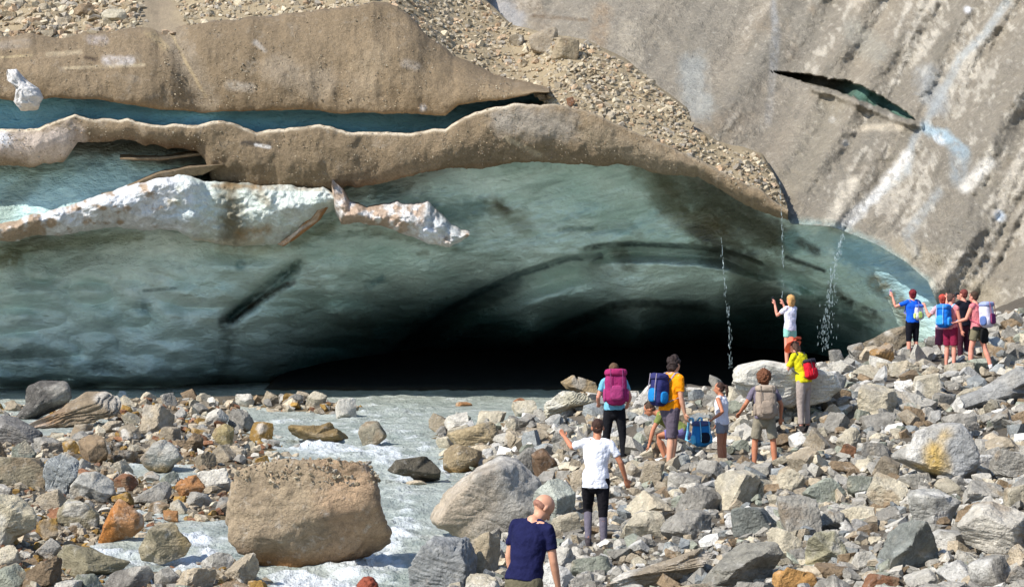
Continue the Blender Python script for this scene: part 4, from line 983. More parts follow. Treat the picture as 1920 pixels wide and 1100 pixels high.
# rubble on the flat top of the huge boulder
def boulder_top():
    r = np.random.default_rng(77); n = 900
    dg = bpy.context.evaluated_depsgraph_get()
    o = [q for q in bpy.data.objects if q.get('label', '').startswith('huge orange')][0]
    me = o.data; co = np.zeros(len(me.vertices) * 3, np.float32); me.vertices.foreach_get('co', co); co = co.reshape(-1, 3) + np.array(o.location)
    pos = []; sz = []
    x0, x1 = co[:, 0].min(), co[:, 0].max(); y0, y1 = co[:, 1].min(), co[:, 1].max(); top = co[:, 2].max()
    up = co[co[:, 2] > top - .33]
    idx = r.integers(0, len(up), n)
    s = .02 + .09 * r.beta(1, 5, n)
    scatter('rubble', up[idx] + r.normal(size=(n, 3)) * (.02, .02, .0) + np.stack([0 * s, 0 * s, s * .2], -1), s, pal_g[r.integers(0, len(pal_g), n)] * r.uniform(.7, 1.1, (n, 1)), 'small stones lying on top of the huge boulder', 78)
boulder_top()

# ------------------------------------------------------------------ falling meltwater
def trickle(pts, d, n, spread, label, seed):
    r = np.random.default_rng(seed); V = []; Fc = []; off = 0
    dv, df = ico(1)
    xs = [p[0] for p in pts]; ys = [p[1] for p in pts]
    for k in range(n):
        y = r.uniform(ys[0], ys[-1]); t = (y - ys[0]) / (ys[-1] - ys[0]); x = np.interp(y, ys, xs) + r.normal() * spread * (.3 + t)
        p = P(x, y, d + r.normal() * .1)
        s = r.uniform(.003, .0062); l = s * r.uniform(5, 16)
        V.append(dv * (s, s, l) + p); Fc.append(df + off); off += len(dv)
    m = M_drop
    me = mesh_np('water_trickle', np.concatenate(V), np.concatenate(Fc), None, True, m)
    tag(link('water_trickle', me), label, 'meltwater', 'meltwater falling from the cave rim', 'stuff')
M_drop = plain('water_drops', (170, 186, 188), .15, .6, .05)
trickle([(1462, 340), (1466, 420), (1468, 480), (1466, 560)], 60.6, 70, 1.2, 'faint trickle of meltwater falling above the blond child', 401)
trickle([(1352, 440), (1358, 520), (1366, 600), (1370, 690)], 62, 110, 1.8, 'thin trickle of meltwater falling before the dark middle of the cave', 402)
trickle([(1580, 440), (1562, 510), (1552, 600), (1545, 660)], 58.8, 300, 6.5, 'wide splashing trickle of meltwater beside the boy in blue', 403)

#PEOPLE#
# ------------------------------------------------------------------ people
def unit(v):
    v = np.asarray(v, float); return v / (np.linalg.norm(v) + 1e-9)

class Solid:
    """collects closed pieces that a voxel remesh then fuses into one smooth surface"""
    def __init__(s): s.v = []; s.f = []; s.n = 0
    def add(s, v, f):
        s.v.append(np.asarray(v, float)); s.f += [tuple(int(i) + s.n for i in q) for q in f]; s.n += len(v)
    def tube(s, pts, rad, right=None, ends=(1, 1), seg=14):
        """pts: centres, rad: radius or (rx, ry) each; ends: 1 = rounded, 0 = flat"""
        pts = [np.asarray(p, float) for p in pts]
        rad = [(r, r) if np.isscalar(r) else r for r in rad]
        P_, R_ = [], []
        d0 = unit(pts[1] - pts[0]); d1 = unit(pts[-1] - pts[-2])
        if ends[0]:
            for a in (80, 50, 25): P_.append(pts[0] - d0 * max(rad[0]) * math.sin(R(a)) * .9); R_.append((rad[0][0] * math.cos(R(a)), rad[0][1] * math.cos(R(a))))
        P_ += pts; R_ += rad
        if ends[1]:
            for a in (25, 50, 80): P_.append(pts[-1] + d1 * max(rad[-1]) * math.sin(R(a)) * .9); R_.append((rad[-1][0] * math.cos(R(a)), rad[-1][1] * math.cos(R(a))))
        n = len(P_); V = []
        ref = np.array(right if right is not None else (1, 0.02, 0.01), float)
        for i in range(n):
            t = unit(P_[min(i + 1, n - 1)] - P_[max(i - 1, 0)])
            x = ref - t * (ref @ t)
            if np.linalg.norm(x) < .15: x = np.cross(t, (0, 1, .1))
            x = unit(x); y = np.cross(t, x)
            for k in range(seg):
                a = 2 * math.pi * k / seg
                V.append(P_[i] + x * R_[i][0] * math.cos(a) + y * R_[i][1] * math.sin(a))
        Fs = [(i * seg + k, i * seg + (k + 1) % seg, (i + 1) * seg + (k + 1) % seg, (i + 1) * seg + k) for i in range(n - 1) for k in range(seg)]
        Fs += [tuple(range(seg))[::-1], tuple((n - 1) * seg + k for k in range(seg))]
        s.add(V, Fs)
    def ball(s, c, r, M=None, sub=3):
        d, f = ico(sub); v = d * np.asarray(r, float) * (1 if np.ndim(r) else 1)
        if M is not None: v = v @ np.asarray(M).T
        s.add(v + np.asarray(c), f)
    def box(s, c, size, M=None, p=5):
        d, f = ico(4); q = (np.abs(d) ** p).sum(1) ** (-1 / p); v = d * q[:, None] * np.asarray(size) / 2
        if M is not None: v = v @ np.asarray(M).T
        s.add(v + np.asarray(c), f)
    def build(s, name, mat, parent=None, voxel=.01, smooth=2, noise=0, nscale=.1, seed=0):
        me = bpy.data.meshes.new(name)
        me.from_pydata([tuple(p) for p in np.concatenate(s.v)], [], s.f)
        o = bpy.data.objects.new(name, me); C.objects.link(o)
        m = o.modifiers.new('r', 'REMESH'); m.mode = 'VOXEL'; m.voxel_size = voxel; m.use_smooth_shade = True
        if smooth:
            m2 = o.modifiers.new('s', 'SMOOTH'); m2.iterations = smooth; m2.factor = .5
        dg = bpy.context.evaluated_depsgraph_get(); dg.update()
        me2 = bpy.data.meshes.new_from_object(o.evaluated_get(dg)); o.modifiers.clear(); o.data = me2; bpy.data.meshes.remove(me)
        me2.name = name
        if noise:
            n = len(me2.vertices); co = np.zeros(n * 3, np.float32); me2.vertices.foreach_get('co', co); co = co.reshape(-1, 3)
            no = np.zeros(n * 3, np.float32); me2.vertex_normals.foreach_get('vector', no); no = no.reshape(-1, 3)
            co = co + no * (fbm(co / nscale + seed, 3, seed) * noise)[:, None]
            me2.vertices.foreach_set('co', co.astype(np.float32).ravel()); me2.update()
        me2.materials.clear(); me2.materials.append(mat)
        me2.polygons.foreach_set('use_smooth', np.ones(len(me2.polygons), bool))
        if parent: o.parent = parent
        return o

M_eye = plain('eye_dark', (30, 22, 18), .3, .5, .02)
M_skin = plain('skin', (204, 150, 120), .5, .35, .06, 9, .002)
M_skin_t = plain('skin_tanned', (186, 122, 90), .5, .35, .06, 9, .002)
M_skin_p = plain('skin_pink', (216, 146, 122), .5, .35, .06, 9, .002)
def hairmat(c): return plain('hair', c, .7, .3, .35, 60, .01)

def person(label, px, py, d, H, yaw, skin=M_skin, lean=0, side=0, head=(0, 0), armL=None, armR=None, legL=None, legR=None, hair=None, hairstyle='short', top=None, sleeve=.5,
           bottom=None, blen=.5, shoe=(60, 56, 54), sock=None, build=1.0, group='hikers on the rocks', vox=.011, shirt_len=.0, lower=None, sit=None, fem=0, dz=0):
    s = H / 1.75
    hd = lambda v: unit(v)
    # joints in the body frame: x right, y forward, z up (metres at 1.75 m, scaled below)
    armL = armL or ((-.16, .02, -1), (-.08, .18, -1)); armR = armR or ((.16, .02, -1), (.08, .18, -1))
    legL = legL or ((-.03, .02, -1), (-.02, -.06, -1)); legR = legR or ((.03, .02, -1), (.02, -.06, -1))
    up = hd((math.sin(R(side)), math.sin(R(lean)) * math.cos(R(side)), math.cos(R(lean)) * math.cos(R(side))))
    right = unit(np.cross((0, 1, 0.0001), up)); fwd = np.cross(up, right)
    Pv = np.zeros(3)
    hipL, hipR = Pv + (-.088, 0, 0), Pv + (.088, 0, 0)
    th, sh = .435, .425
    kL, kR = hipL + hd(legL[0]) * th, hipR + hd(legR[0]) * th
    aL, aR = kL + hd(legL[1]) * sh, kR + hd(legR[1]) * sh
    low = min(aL[2], aR[2]) - .075
    neck = Pv + up * .53
    shL, shR = Pv + up * .475 - right * .178 * build, Pv + up * .475 + right * .178 * build
    ua, fa = .285, .245
    eL, eR = shL + hd(armL[0]) * ua, shR + hd(armR[0]) * ua
    wL, wR = eL + hd(armL[1]) * fa, eR + hd(armR[1]) * fa
    # head frame
    hy, hp = head
    Mh = Matrix.Rotation(R(-hy), 3, 'Z') @ Matrix.Rotation(R(-hp), 3, 'X')
    Mh = np.array(Mh)
    hc = neck + unit(up + np.array([0, math.sin(R(hp)) * .8, 0]) @ np.array(Matrix.Rotation(R(hy), 3, 'Z'))) * .145 + np.array([0, .02, 0])
    ml, mr = unit(legL[0]), unit(legR[0])
    b = Solid()
    torso = [(-.09, .10, .085), (-.02, .155, .11), (.06, .158 + .008 * fem, .112), (.16, .138 - .01 * fem, .098), (.27, .15, .105), (.38, .168, .108), (.455, .155, .09), (.50, .10, .07), (.535, .06, .058)]
    def ring(k=0.0, lo=-1, hi=9, sc=1.0): return [(Pv + up * t, (rx * build * sc + k, ry * build * sc + k)) for t, rx, ry in torso if lo <= t <= hi]
    rr = ring(); b.tube([p for p, _ in rr], [r for _, r in rr], right, (1, 1), 20)
    b.tube([neck - up * .03, hc - up * .04], [.057 * build, .052], right)
    for sp in (shL, shR): b.tube([neck - up * .035, neck * .45 + sp * .55 - up * .004, sp], [.055, .052 * build, .05 * build])
    # head: skull, face, jaw, nose, ears
    A = lambda x, y, z: hc + Mh @ np.array([x, y, z])
    b.ball(A(0, -.008, .025), (.079, .099, .096), Mh); b.ball(A(0, .022, -.03), (.063, .073, .080), Mh); b.ball(A(0, .05, -.078), (.038, .036, .028), Mh)
    b.tube([A(0, .088, .01), A(0, .112, -.028)], [.009, .014]); b.ball(A(0, .088, -.055), (.024, .012, .012), Mh)
    for q in (-1, 1): b.ball(A(.078 * q, -.008, -.005), (.012, .02, .032), Mh, 2)
    def arm(sol, sp, ep, wp, k=0, upto=1.0, flat=0, inner=None):
        sol.tube([sp, sp + (ep - sp) * .5, ep, ep + (wp - ep) * .3, wp], [.050 * build + k, .044 * build + k, .037 + k, .039 * build + k, .025 + k], None, (1, 1))
    for sp, ep, wp, q in ((shL, eL, wL, -1), (shR, eR, wR, 1)):
        arm(b, sp, ep, wp)
        f = unit(wp - ep); side_ = unit(np.cross(f, (0, 0, 1) if abs(f[2]) < .8 else (0, 1, 0))); nrm = np.cross(f, side_)
        if nrm @ np.array([-q, .3, 0]) < 0: nrm = -nrm; side_ = -side_
        b.tube([wp, wp + f * .04, wp + f * .085], [(.024, .017), (.038, .016), (.036, .014)], side_)
        for j, (o_, ln) in enumerate(((-.028, .058), (-.0095, .072), (.0095, .068), (.028, .05))):
            r0 = wp + f * .085 + side_ * o_
            m1 = r0 + f * ln * .5 + nrm * .006; b.tube([r0 - f * .01, m1, m1 + unit(f * .8 + nrm * .55) * ln * .5], [.0095, .009, .0078], seg=8)
        tb = wp + f * .03 - side_ * .03
        b.tube([tb, tb + unit(f * .7 - side_ * .6 + nrm * .3) * .035, tb + unit(f * .85 - side_ * .35 + nrm * .4) * .062], [.012, .011, .009], seg=8)
    for hp_, kp, ap in ((hipL, kL, aL), (hipR, kR, aR)):
        b.tube([hp_, hp_ + (kp - hp_) * .4, kp, kp + (ap - kp) * .28, ap], [.088 * build, .074 * build, .052, .056 * build, .034], None, (1, 1))
        b.tube([ap + (0, -.045, -.045), ap + (0, .05, -.05), ap + (0, .14, -.062)], [(.03, .028), (.036, .026), (.034, .014)], (1, 0, 0))
    body = b.build('person', skin, None, vox * .75, 2)
    tag(body, label, 'person', group)
    parts = []
    def wp(t, a, c): return a + (c - a) * t
    if top is not None:
        c = Solid(); lo = -.02 - shirt_len
        rr = [(Pv + up * lo, (.184 * build, .140 * build))] + ring(.024, -.0, .5)
        c.tube([p for p, _ in rr], [r for _, r in rr], right, (0, 0), 22)
        c.tube([neck - up * .10, neck - up * .05, neck - up * .008], [(.13, .09), (.105, .085), (.076, .070)], right, (0, 0), 18)
        for sp in (shL, shR): c.tube([neck - up * .035, neck * .45 + sp * .55 - up * .006, sp - (sp - neck) * (.0 if sleeve else .25)], [.062, .060 * build, .058 * build])
        if sleeve > 0:
            for sp, ep, w_ in ((shL, eL, wL), (shR, eR, wR)):
                L = sleeve
                pts = [sp, wp(min(L, 1) * .6, sp, ep), wp(min(L, 1), sp, ep)]; rd = [.058 * build, .057 * build, .056 * build if L < 1 else .046]
                if L > 1: pts.append(wp(L - 1, ep, w_)); rd.append(.038)
                c.tube(pts, rd, None, (1, 0))
        parts.append(c.build('shirt', cloth(top), body, vox, 2, .016, .075, 3))
    if bottom is not None:
        c = Solid(); rr = ring(.014, -.05, .1); rr.insert(0, (Pv - up * .09, (.12, .10)))
        c.tube([p for p, _ in rr], [r for _, r in rr], right, (1, 0), 20)
        for hp_, kp, ap, q in ((hipL, kL, aL, -1), (hipR, kR, aR, 1)):
            pts = [hp_, wp(.4, hp_, kp)]; rd = [.10 * build, .092 * build]
            if blen < 1: pts.append(wp(blen, hp_, kp)); rd.append(.09 * build if blen < .95 else .078)
            else:
                pts.append(kp); rd.append(.068 * build)
                pts.append(wp(blen - 1, kp, ap)); rd.append(.056 if blen > 1.5 else .062)
            c.tube(pts, rd, None, (1, 0))
        parts.append(c.build('trousers' if blen > 1 else 'shorts', cloth(bottom), body, vox, 2, .008, .10, 5))
    if lower is not None:      # socks or leggings below the knee
        for kp, ap in ((kL, aL), (kR, aR)):
            c = Solid(); c.tube([wp(lower[1], kp, ap), wp(max(lower[1], .35), kp, ap) , ap + (0, 0, -.02)], [.054 if lower[1] < .4 else .048, .056 if lower[1] < .4 else .046, .040], None, (0, 1))
            parts.append(c.build('sock', cloth(lower[0]), body, vox, 1))
    for ap in (aL, aR):
        c = Solid(); c.tube([ap + (0, -.055, -.048), ap + (0, .04, -.046), ap + (0, .16, -.056)], [(.036, .034), (.045, .034), (.04, .02)], (1, 0, 0)); c.tube([ap + (0, -.01, -.04), ap + (0, -.01, .02)], [.046, .044], None, (1, 0))
        c.box(ap + np.array((0, .05, -.078)), (.088, .27, .03))
        parts.append(c.build('shoe', cloth(shoe), body, vox, 1))
    for q in (-1, 1):
        c = Solid(); c.ball(A(.03 * q, .083, .005), (.011, .008, .009), Mh, 2); parts.append(c.build('eye', M_eye, body, .004, 0))
    if hair is not None:
        c = Solid(); nzv, ns = .012, .035
        if hairstyle == 'curly':
            c.ball(A(0, -.03, .04), (.128, .130, .128), Mh, 4); c.ball(A(0, -.06, -.03), (.10, .08, .08), Mh); nzv, ns = .035, .03
        elif hairstyle == 'round':
            c.ball(A(0, -.028, .03), (.092, .10, .10), Mh, 4); c.ball(A(0, -.05, -.03), (.075, .06, .075), Mh); nzv = .018
        elif hairstyle == 'bob':
            c.ball(A(0, -.022, .035), (.09, .098, .096), Mh, 4); c.tube([A(0, -.05, .02), A(0, -.06, -.05), A(0, -.055, -.10)], [(.088, .07), (.09, .055), (.08, .045)], Mh[:, 0]); nzv = .018
        elif hairstyle == 'pony':
            c.ball(A(0, -.022, .035), (.084, .095, .092), Mh, 4); c.tube([A(0, -.10, .05), A(0, -.15, .03), A(0, -.15, -.07), A(0, -.13, -.17)], [.024, .032, .028, .014])
            c.ball(A(0, -.05, -.02), (.07, .05, .05), Mh)
        elif hairstyle == 'long':
            c.ball(A(0, -.024, .036), (.098, .104, .10), Mh, 4); c.ball(A(0, -.055, -.03), (.088, .065, .09), Mh); c.ball(A(.02, -.02, .11), (.06, .06, .04), Mh); nzv, ns = .03, .04
        elif hairstyle == 'fringe':      # shaved ring round a bald head
            c.ball(A(0, -.033, -.012), (.0785, .0755, .040), Mh, 4); nzv = .002
        else:
            c.ball(A(0, -.018, .036), (.082, .096, .09), Mh, 4); c.ball(A(0, -.05, -.015), (.07, .052, .06), Mh); nzv = .012
        parts.append(c.build('hair', hairmat(hair), body, .009, 1, nzv, ns, 7))
    # place: scale, turn, drop the lower foot on its ground point
    T = P(px, py, d)
    body.scale = (s, s, s); body.rotation_euler = (0, 0, R(yaw))
    body.location = (float(T[0]), float(T[1]), float(T[2]) - low * s + dz)
    J = dict(shL=shL, shR=shR, neck=neck, up=up, right=right, fwd=fwd, wL=wL, wR=wR, hc=hc, eL=eL, eR=eR, Pv=Pv, A=A, Mh=Mh, s=s, yaw=yaw, loc=body.location.copy(), build=build, faL=unit(wL - eL), faR=unit(wR - eR))
    return body, J

def carried(name, J, label, cat, group=None):
    e = bpy.data.objects.new(name, None); C.objects.link(e); e.empty_display_size = .1
    e.location = J['loc']; e.rotation_euler = (0, 0, R(J['yaw'])); e.scale = (J['s'],) * 3
    return tag(e, label, cat, group)

def backpack(J, label, size, main, lid, side=None, strap=(40, 40, 44), at=.25, lean=0, patch=None, off=0):
    """a rucksack worn on the back; size = width, depth, height"""
    e = carried('rucksack', J, label, 'rucksack', 'rucksacks carried by the hikers')
    up, rt, fw = J['up'], J['right'], J['fwd']; M = np.stack([rt, fw, up], 1)
    w, dp, h = size
    c0 = J['Pv'] + up * (at + .04) - fw * (.11 * J['build'] + dp / 2) + rt * off
    q = Solid(); q.box(c0, (w, dp, h), M, 3.6); q.box(c0 - up * h * .2, (w * 1.04, dp * 1.05, h * .5), M, 3.4)
    q.build('pack_body', cloth(main), e, .011, 2, .012, .12, 2)
    q = Solid(); q.box(c0 + up * h * .47 - fw * .01, (w * 1.02, dp * 1.1, h * .24), M, 3.2); q.build('lid', cloth(lid), e, .011, 2, .012, .08, 4)
    q = Solid(); q.box(c0 - fw * dp * .5 - up * h * .14, (w * .62, dp * .38, h * .46), M, 3.4); q.build('front_pocket', cloth(side or main), e, .010, 2, .006, .08, 5)
    for sg in (-1, 1):
        q = Solid(); q.box(c0 + rt * sg * w * .52 - up * h * .2, (.06, dp * .6, h * .4), M, 3); q.build('side_pocket', cloth(patch or side or main), e, .010, 1)
        sh = J['shR'] if sg > 0 else J['shL']
        sx = sh - rt * sg * .055 * J['build']
        bk = c0 + up * h * .3 + fw * dp * .5 + rt * sg * .07
        q = Solid(); q.tube([bk, sx - fw * .05 + up * .062, sx + up * .078, sx + fw * .075 + up * .03, sx + fw * .115 - up * .12, sx + fw * .08 - up * .26 + rt * sg * .06, c0 - up * h * .32 + fw * dp * .5 + rt * sg * w * .4],
            [(.026, .009)] * 7, rt, (1, 1), 8); q.build('strap', cloth(strap), e, .007, 1)
        q = Solid(); q.tube([c0 - fw * (dp * .56) + rt * sg * w * .28 + up * h * .56, c0 - fw * (dp * .62) + rt * sg * w * .28 + up * h * .2, c0 - fw * (dp * .60) + rt * sg * w * .28 - up * h * .3], [(.010, .006)] * 3, rt, (1, 1), 8); q.build('buckle_strap', cloth(strap), e, .006, 0)
    return e

def handheld(J, hand, name, label, size=(.075, .012, .14), c=(30, 30, 34)):
    e = carried(name, J, label, name)
    w = J['w' + hand]; f = J['fa' + hand]
    q = Solid(); q.box(w + f * .11 + np.array([0, .035, .02]), size, None, 6); q.build('casing', plain('casing', c, .3, .5, .03), e, .005, 0)
    q = Solid(); q.ball(w + f * .11 + np.array([0, .035 + size[1] * .5, .02 + size[2] * .3]), (.012, .01, .012), None, 2); q.build('lens', M_eye, e, .004, 0)
    return e

def sunhat(J, label, c, r=.17, tilt=0):
    """brimmed sun hat as a child of the head it sits on"""
    q = Solid(); A = J['A']; Mh = J['Mh']
    q.tube([A(0, -.015, .06), A(0, -.015, .10), A(0, -.015, .14)], [.098, .092, .074], Mh[:, 0], (0, 1), 20)
    q.tube([A(0, -.02, .035), A(0, -.015, .05), A(0, -.015, .066)], [r, r * .85, .10], Mh[:, 0], (0, 0), 24)
    return q

# the bald man in front
b1, j1 = person('person with a bald bowed head in a dark blue T-shirt', 982, 1288, 16.9, 1.76, -34, M_skin, lean=13, side=2, head=(30, 50), build=.97,
    armL=((-.22, -.05, -1), (.05, .25, -1)), armR=((.16, .05, -1), (.02, .30, -1)), top=(26, 28, 64), sleeve=.62, bottom=(104, 98, 78), blen=1.95, hair=(150, 106, 88), hairstyle='fringe', shirt_len=-.02, vox=.009)
# red haired child whose head just shows
b2, j2 = person('person with short red brown hair, only the crown showing at the bottom edge', 690, 1462, 14.0, 1.50, 0, M_skin, head=(0, 5), hair=(134, 66, 44), hairstyle='round', top=(120, 60, 60), bottom=(60, 70, 90), blen=.9)
# girl in white
b3, j3 = person('person in a white T-shirt and black leggings with the left arm held out', 1117, 1030, 24.0, 1.66, -4, M_skin_t, lean=4, side=2, head=(0, 8), build=.98,
    armL=((-.62, .8, -.30), (-.42, .75, .50)), armR=((.55, -.05, -1), (.30, .35, -1)), legL=((-.05, .42, -1), (.02, -.42, -1)), legR=((.02, -.02, -1), (.03, -.05, -1)),
    hair=(62, 40, 30), hairstyle='short', top=(232, 232, 238), sleeve=.68, bottom=(26, 24, 28), blen=1.15, lower=((104, 98, 108), .12), shoe=(70, 64, 66), shirt_len=.10, fem=1, vox=.010)
# pink rucksack
b4, j4 = person('person in black trousers under a magenta rucksack, seen from behind', 1152, 868, 32.0, 1.70, 4, M_skin_p, lean=6, head=(0, 10),
    armL=((-.35, .05, -1), (.1, .8, -.5)), armR=((.38, .05, -1), (-.1, .75, -.6)), hair=(96, 72, 50), hairstyle='short', top=(112, 172, 196), sleeve=.6, bottom=(24, 24, 28), blen=1.95, legL=((-.10, .05, -1), (-.04, -.05, -1)), legR=((.12, -.05, -1), (.04, -.06, -1)), fem=1)
backpack(j4, 'large magenta rucksack with a rolled top on a hiker before the dark cave', (.37, .26, .58), (148, 42, 94), (160, 46, 96), (156, 58, 106), (120, 60, 100), at=.30)
# orange man
b5, j5 = person('person with long dark hair in an orange T-shirt and grey shorts turned to the right', 1256, 884, 29.3, 1.80, -58, M_skin, lean=5, head=(-12, 4), armR=((.12, .0, -1), (.02, .28, -1)), armL=((-.1, .2, -1), (0, .5, -1)),
    legL=((-.05, .40, -1), (-.02, -.10, -1)), legR=((.03, -.12, -1), (.02, -.12, -1)), hair=(46, 34, 30), hairstyle='long', top=(240, 146, 16), sleeve=.72, bottom=(92, 82, 92), blen=.98, shoe=(84, 74, 66), build=1.04, vox=.010)
backpack(j5, 'dark blue and sky blue rucksack on the back of the person in orange', (.28, .22, .45), (44, 46, 92), (52, 52, 96), (30, 120, 180), (150, 140, 150), at=.22, patch=(28, 116, 176))
# crouching figure behind him
b6, j6 = person('person in an olive T-shirt crouching and reaching down behind the man in orange', 1278, 868, 31.0, 1.60, 84, M_skin_t, lean=52, head=(0, 30), armL=((-.1, .5, -1), (0, .25, -1)), armR=((.1, .5, -1), (0, .3, -1)),
    legL=((-.12, 1, -.15), (0, -.35, -1)), legR=((.12, 1, -.25), (0, -.5, -1)), hair=(70, 50, 36), top=(120, 128, 70), sleeve=.55, bottom=(112, 104, 150), blen=.7, shoe=(210, 210, 210))
# girl in the white vest
b7, j7 = person('person in a white vest with a dark ponytail and one hand on the hip', 1354, 884, 30.0, 1.42, 62, M_skin_t, lean=2, head=(-8, 6), armL=((-.42, -.55, -1), (.15, .95, -.65)), armR=((.2, .3, -1), (.1, .5, -1)), hair=(62, 42, 32), hairstyle='pony',
    top=(228, 228, 236), sleeve=0, bottom=(140, 142, 148), blen=.42, fem=1, build=.95)
# blue rucksack on the ground next to her
Jg = dict(up=np.array((0, .1, 1.)), right=np.array((1., 0, 0)), fwd=np.array((0, 1., -.1)), Pv=np.array((0, .28, .27)), shR=np.array((.13, .25, .45)), shL=np.array((-.13, .25, .45)), build=.9, s=1.0, yaw=25, loc=Vector([float(v) for v in P(1320, 848, 29.6)]))
bp = backpack(Jg, 'blue rucksack with black pockets standing on the stones beside the girl in the white vest', (.28, .20, .36), (40, 120, 180), (76, 84, 120), (24, 30, 44), (120, 190, 220), at=-.06, patch=(90, 180, 220))
# curly haired boy
b8, j8 = person('person with brown curly hair and a grey T-shirt, seen from behind', 1433, 882, 29.3, 1.54, 0, M_skin_t, lean=4, head=(0, 4), armL=((-.5, .05, -.9), (-.25, .6, -.5)), armR=((.5, .05, -1), (.0, .35, -1)),
    legL=((-.16, .12, -1), (-.04, -.05, -1)), legR=((.16, .0, -1), (.06, -.05, -1)), hair=(104, 64, 40), hairstyle='curly', top=(112, 104, 118), sleeve=.7, bottom=(138, 130, 112), blen=.86, shoe=(190, 180, 170), build=1.0)
backpack(j8, 'tan grey rucksack on the back of the curly haired boy', (.36, .24, .54), (158, 142, 126), (166, 150, 132), (150, 134, 118), (120, 108, 98), at=.20)
# hiker in yellow with coral sun hat
b9, j9 = person('person in a yellow jacket, beige trousers and coral sun hat looking down at their hands', 1507, 806, 33.8, 1.64, 48, M_skin_p, lean=14, head=(6, 34), armL=((-.2, .35, -1), (.45, .9, .0)), armR=((.3, .3, -1), (-.55, .9, -.05)),
    hair=(84, 60, 48), hairstyle='bob', top=(206, 196, 30), sleeve=.75, bottom=(164, 150, 140), blen=1.9, fem=1, shirt_len=.03)
q = sunhat(j9, '', None, .215); h9 = q.build('sun_hat', cloth((236, 110, 84)), b9, .009, 2)
backpack(j9, 'red and black rucksack hanging behind the hiker in yellow', (.26, .17, .36), (190, 30, 44), (52, 50, 58), (210, 34, 50), (60, 60, 66), at=.12)
pole_m = plain('pole_metal', (60, 60, 64), .35, .5, .03)
e = carried('walking_pole', j9, 'dark walking pole held upright by the hiker in yellow', 'walking pole')
g = Solid(); g.tube([(.16, .28, .12), (.20, .30, -.86)], [.012, .009], None, (1, 1), 8); g.build('shaft', pole_m, e, .006, 0)
g = Solid(); g.tube([(.155, .278, .15), (.16, .28, .03)], [.019, .017], None, (1, 1), 10); g.build('grip', cloth((30, 30, 32)), e, .006, 0)
# blond child on the white boulder
b10, j10 = person('person, blond child in mint shorts holding up a phone on the white boulder', 1481, 694, 34.3, 1.37, 40, M_skin_p, lean=-2, head=(10, -6), armL=((-.10, .8, -.5), (.05, .30, 1)), armR=((.05, .8, -.45), (-.25, .3, 1)),
    hair=(196, 150, 92), hairstyle='bob', top=(220, 218, 232), sleeve=.6, bottom=(140, 196, 180), blen=.38, shoe=(84, 84, 98), build=.9, fem=1, legL=((-.02, .02, -1), (0, -.02, -1)), legR=((.14, .02, -1), (.05, -.05, -1)))
handheld(j10, 'L', 'phone', 'phone held up by the blond child on the white boulder')
# boy in blue
b11, j11 = person('person with dark red hair, bright blue T-shirt and black shorts raising a phone', 1711, 674, 42.0, 1.56, 22, M_skin_p, head=(4, -4), armL=((-.75, .5, -.35), (-.15, .3, 1)), armR=((.05, .5, -.8), (-.4, .6, .6)), hair=(112, 26, 34), hairstyle='round',
    top=(26, 92, 206), sleeve=.6, bottom=(22, 22, 30), blen=1.12, shoe=(150, 140, 136), vox=.013)
handheld(j11, 'L', 'phone', 'pale phone held up by the boy in the blue T-shirt', c=(180, 170, 190))
backpack(j11, 'small white bag with a yellow green patch on the back of the boy in blue', (.22, .12, .36), (206, 200, 214), (70, 110, 200), (206, 226, 120), (130, 130, 190), at=.18, off=.07)
# cluster on the right
b12, j12 = person('person in a pink top and maroon shorts under a bright blue rucksack', 1782, 692, 40.6, 1.63, -52, M_skin_p, head=(10, 6), armR=((.2, .1, -1), (.1, .2, -1)), armL=((-.1, .3, -1), (0, .6, -.8)), hair=(88, 66, 56), hairstyle='short', top=(206, 130, 134), sleeve=.2,
    bottom=(132, 34, 62), blen=.9, fem=1, vox=.013)
backpack(j12, 'bright blue rucksack in the cluster of hikers on the right', (.32, .24, .50), (24, 104, 190), (60, 130, 210), (60, 150, 226), (150, 190, 220), at=.22)
b13, j13 = person('person in a red cap mostly hidden behind the bright blue rucksack', 1768, 690, 42.6, 1.66, 10, M_skin_p, head=(0, 0), hair=(150, 60, 50), hairstyle='round', top=(210, 170, 180), sleeve=.6, bottom=(120, 60, 80), blen=.9, vox=.013, armR=((.3, .6, -.4), (-.3, .4, 1)), armL=((-.3, .5, -.6), (-.2, .5, 1)))
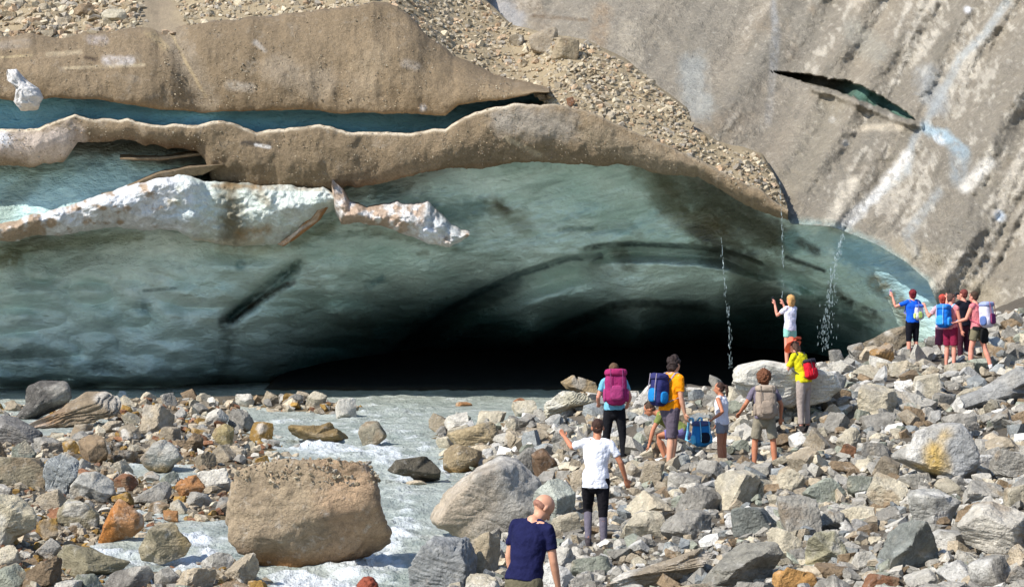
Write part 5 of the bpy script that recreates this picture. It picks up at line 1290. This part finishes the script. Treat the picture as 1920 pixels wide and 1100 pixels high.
q = Solid(); q.ball(j13['A'](0, -.01, .06), (.092, .104, .075), j13['Mh'], 3); q.box(j13['A'](0, .11, .045), (.13, .10, .015), j13['Mh'], 3); q.build('cap', cloth((196, 74, 58)), b13, .009, 1)
b14, j14 = person('person dressed in black holding a camera to the face', 1807, 688, 42.2, 1.74, 30, M_skin_p, head=(0, -4), hair=(110, 52, 44), hairstyle='short', top=(26, 26, 36), sleeve=.6, bottom=(70, 34, 46), blen=1.9, vox=.013, armR=((.35, .65, -.35), (-.55, .3, 1)), armL=((-.35, .65, -.35), (.35, .3, 1)))
handheld(j14, 'R', 'camera', 'black camera held up by the person dressed in black', (.12, .05, .08))
b15, j15 = person('person in a pink vest and khaki shorts striding with white socks', 1833, 699, 40.0, 1.74, 48, M_skin_p, lean=5, head=(8, 8), armL=((-.25, .35, -1), (.15, .95, -.25)), armR=((.2, .1, -1), (0, .5, -.8)),
    legL=((-.05, .22, -1), (-.02, .02, -1)), legR=((.08, -.26, -1), (.02, -.35, -1)), hair=(66, 48, 34), hairstyle='short', top=(206, 120, 124), sleeve=.12, bottom=(120, 112, 88), blen=.55, lower=((226, 222, 220), .80), shoe=(90, 80, 74), vox=.012)
backpack(j15, 'white and purple rucksack on the striding hiker at the right of the cluster', (.32, .25, .50), (206, 200, 216), (150, 160, 196), (110, 50, 96), (180, 90, 110), at=.22, patch=(90, 110, 160))
e = carried('jacket', j15, 'black jacket tied round the hips of the striding hiker', 'jacket')
g = Solid(); g.tube([(0, -.02, -.02), (0, -.03, .06)], [(.195, .15), (.185, .145)], (1, 0, 0), (0, 0), 22); g.build('waistband', cloth((30, 30, 30)), e, .011, 1)
g = Solid(); g.box((.02, -.15, -.14), (.32, .07, .34), None, 3); g.build('hanging_cloth', cloth((28, 28, 28)), e, .011, 2, .02, .08, 3)
g = Solid(); g.tube([(-.10, .12, .04), (-.02, .16, 0), (-.06, .18, -.14)], [(.03, .02), (.035, .025), (.025, .012)], None, (1, 1), 10); g.build('sleeve', cloth((30, 30, 30)), e, .010, 1)
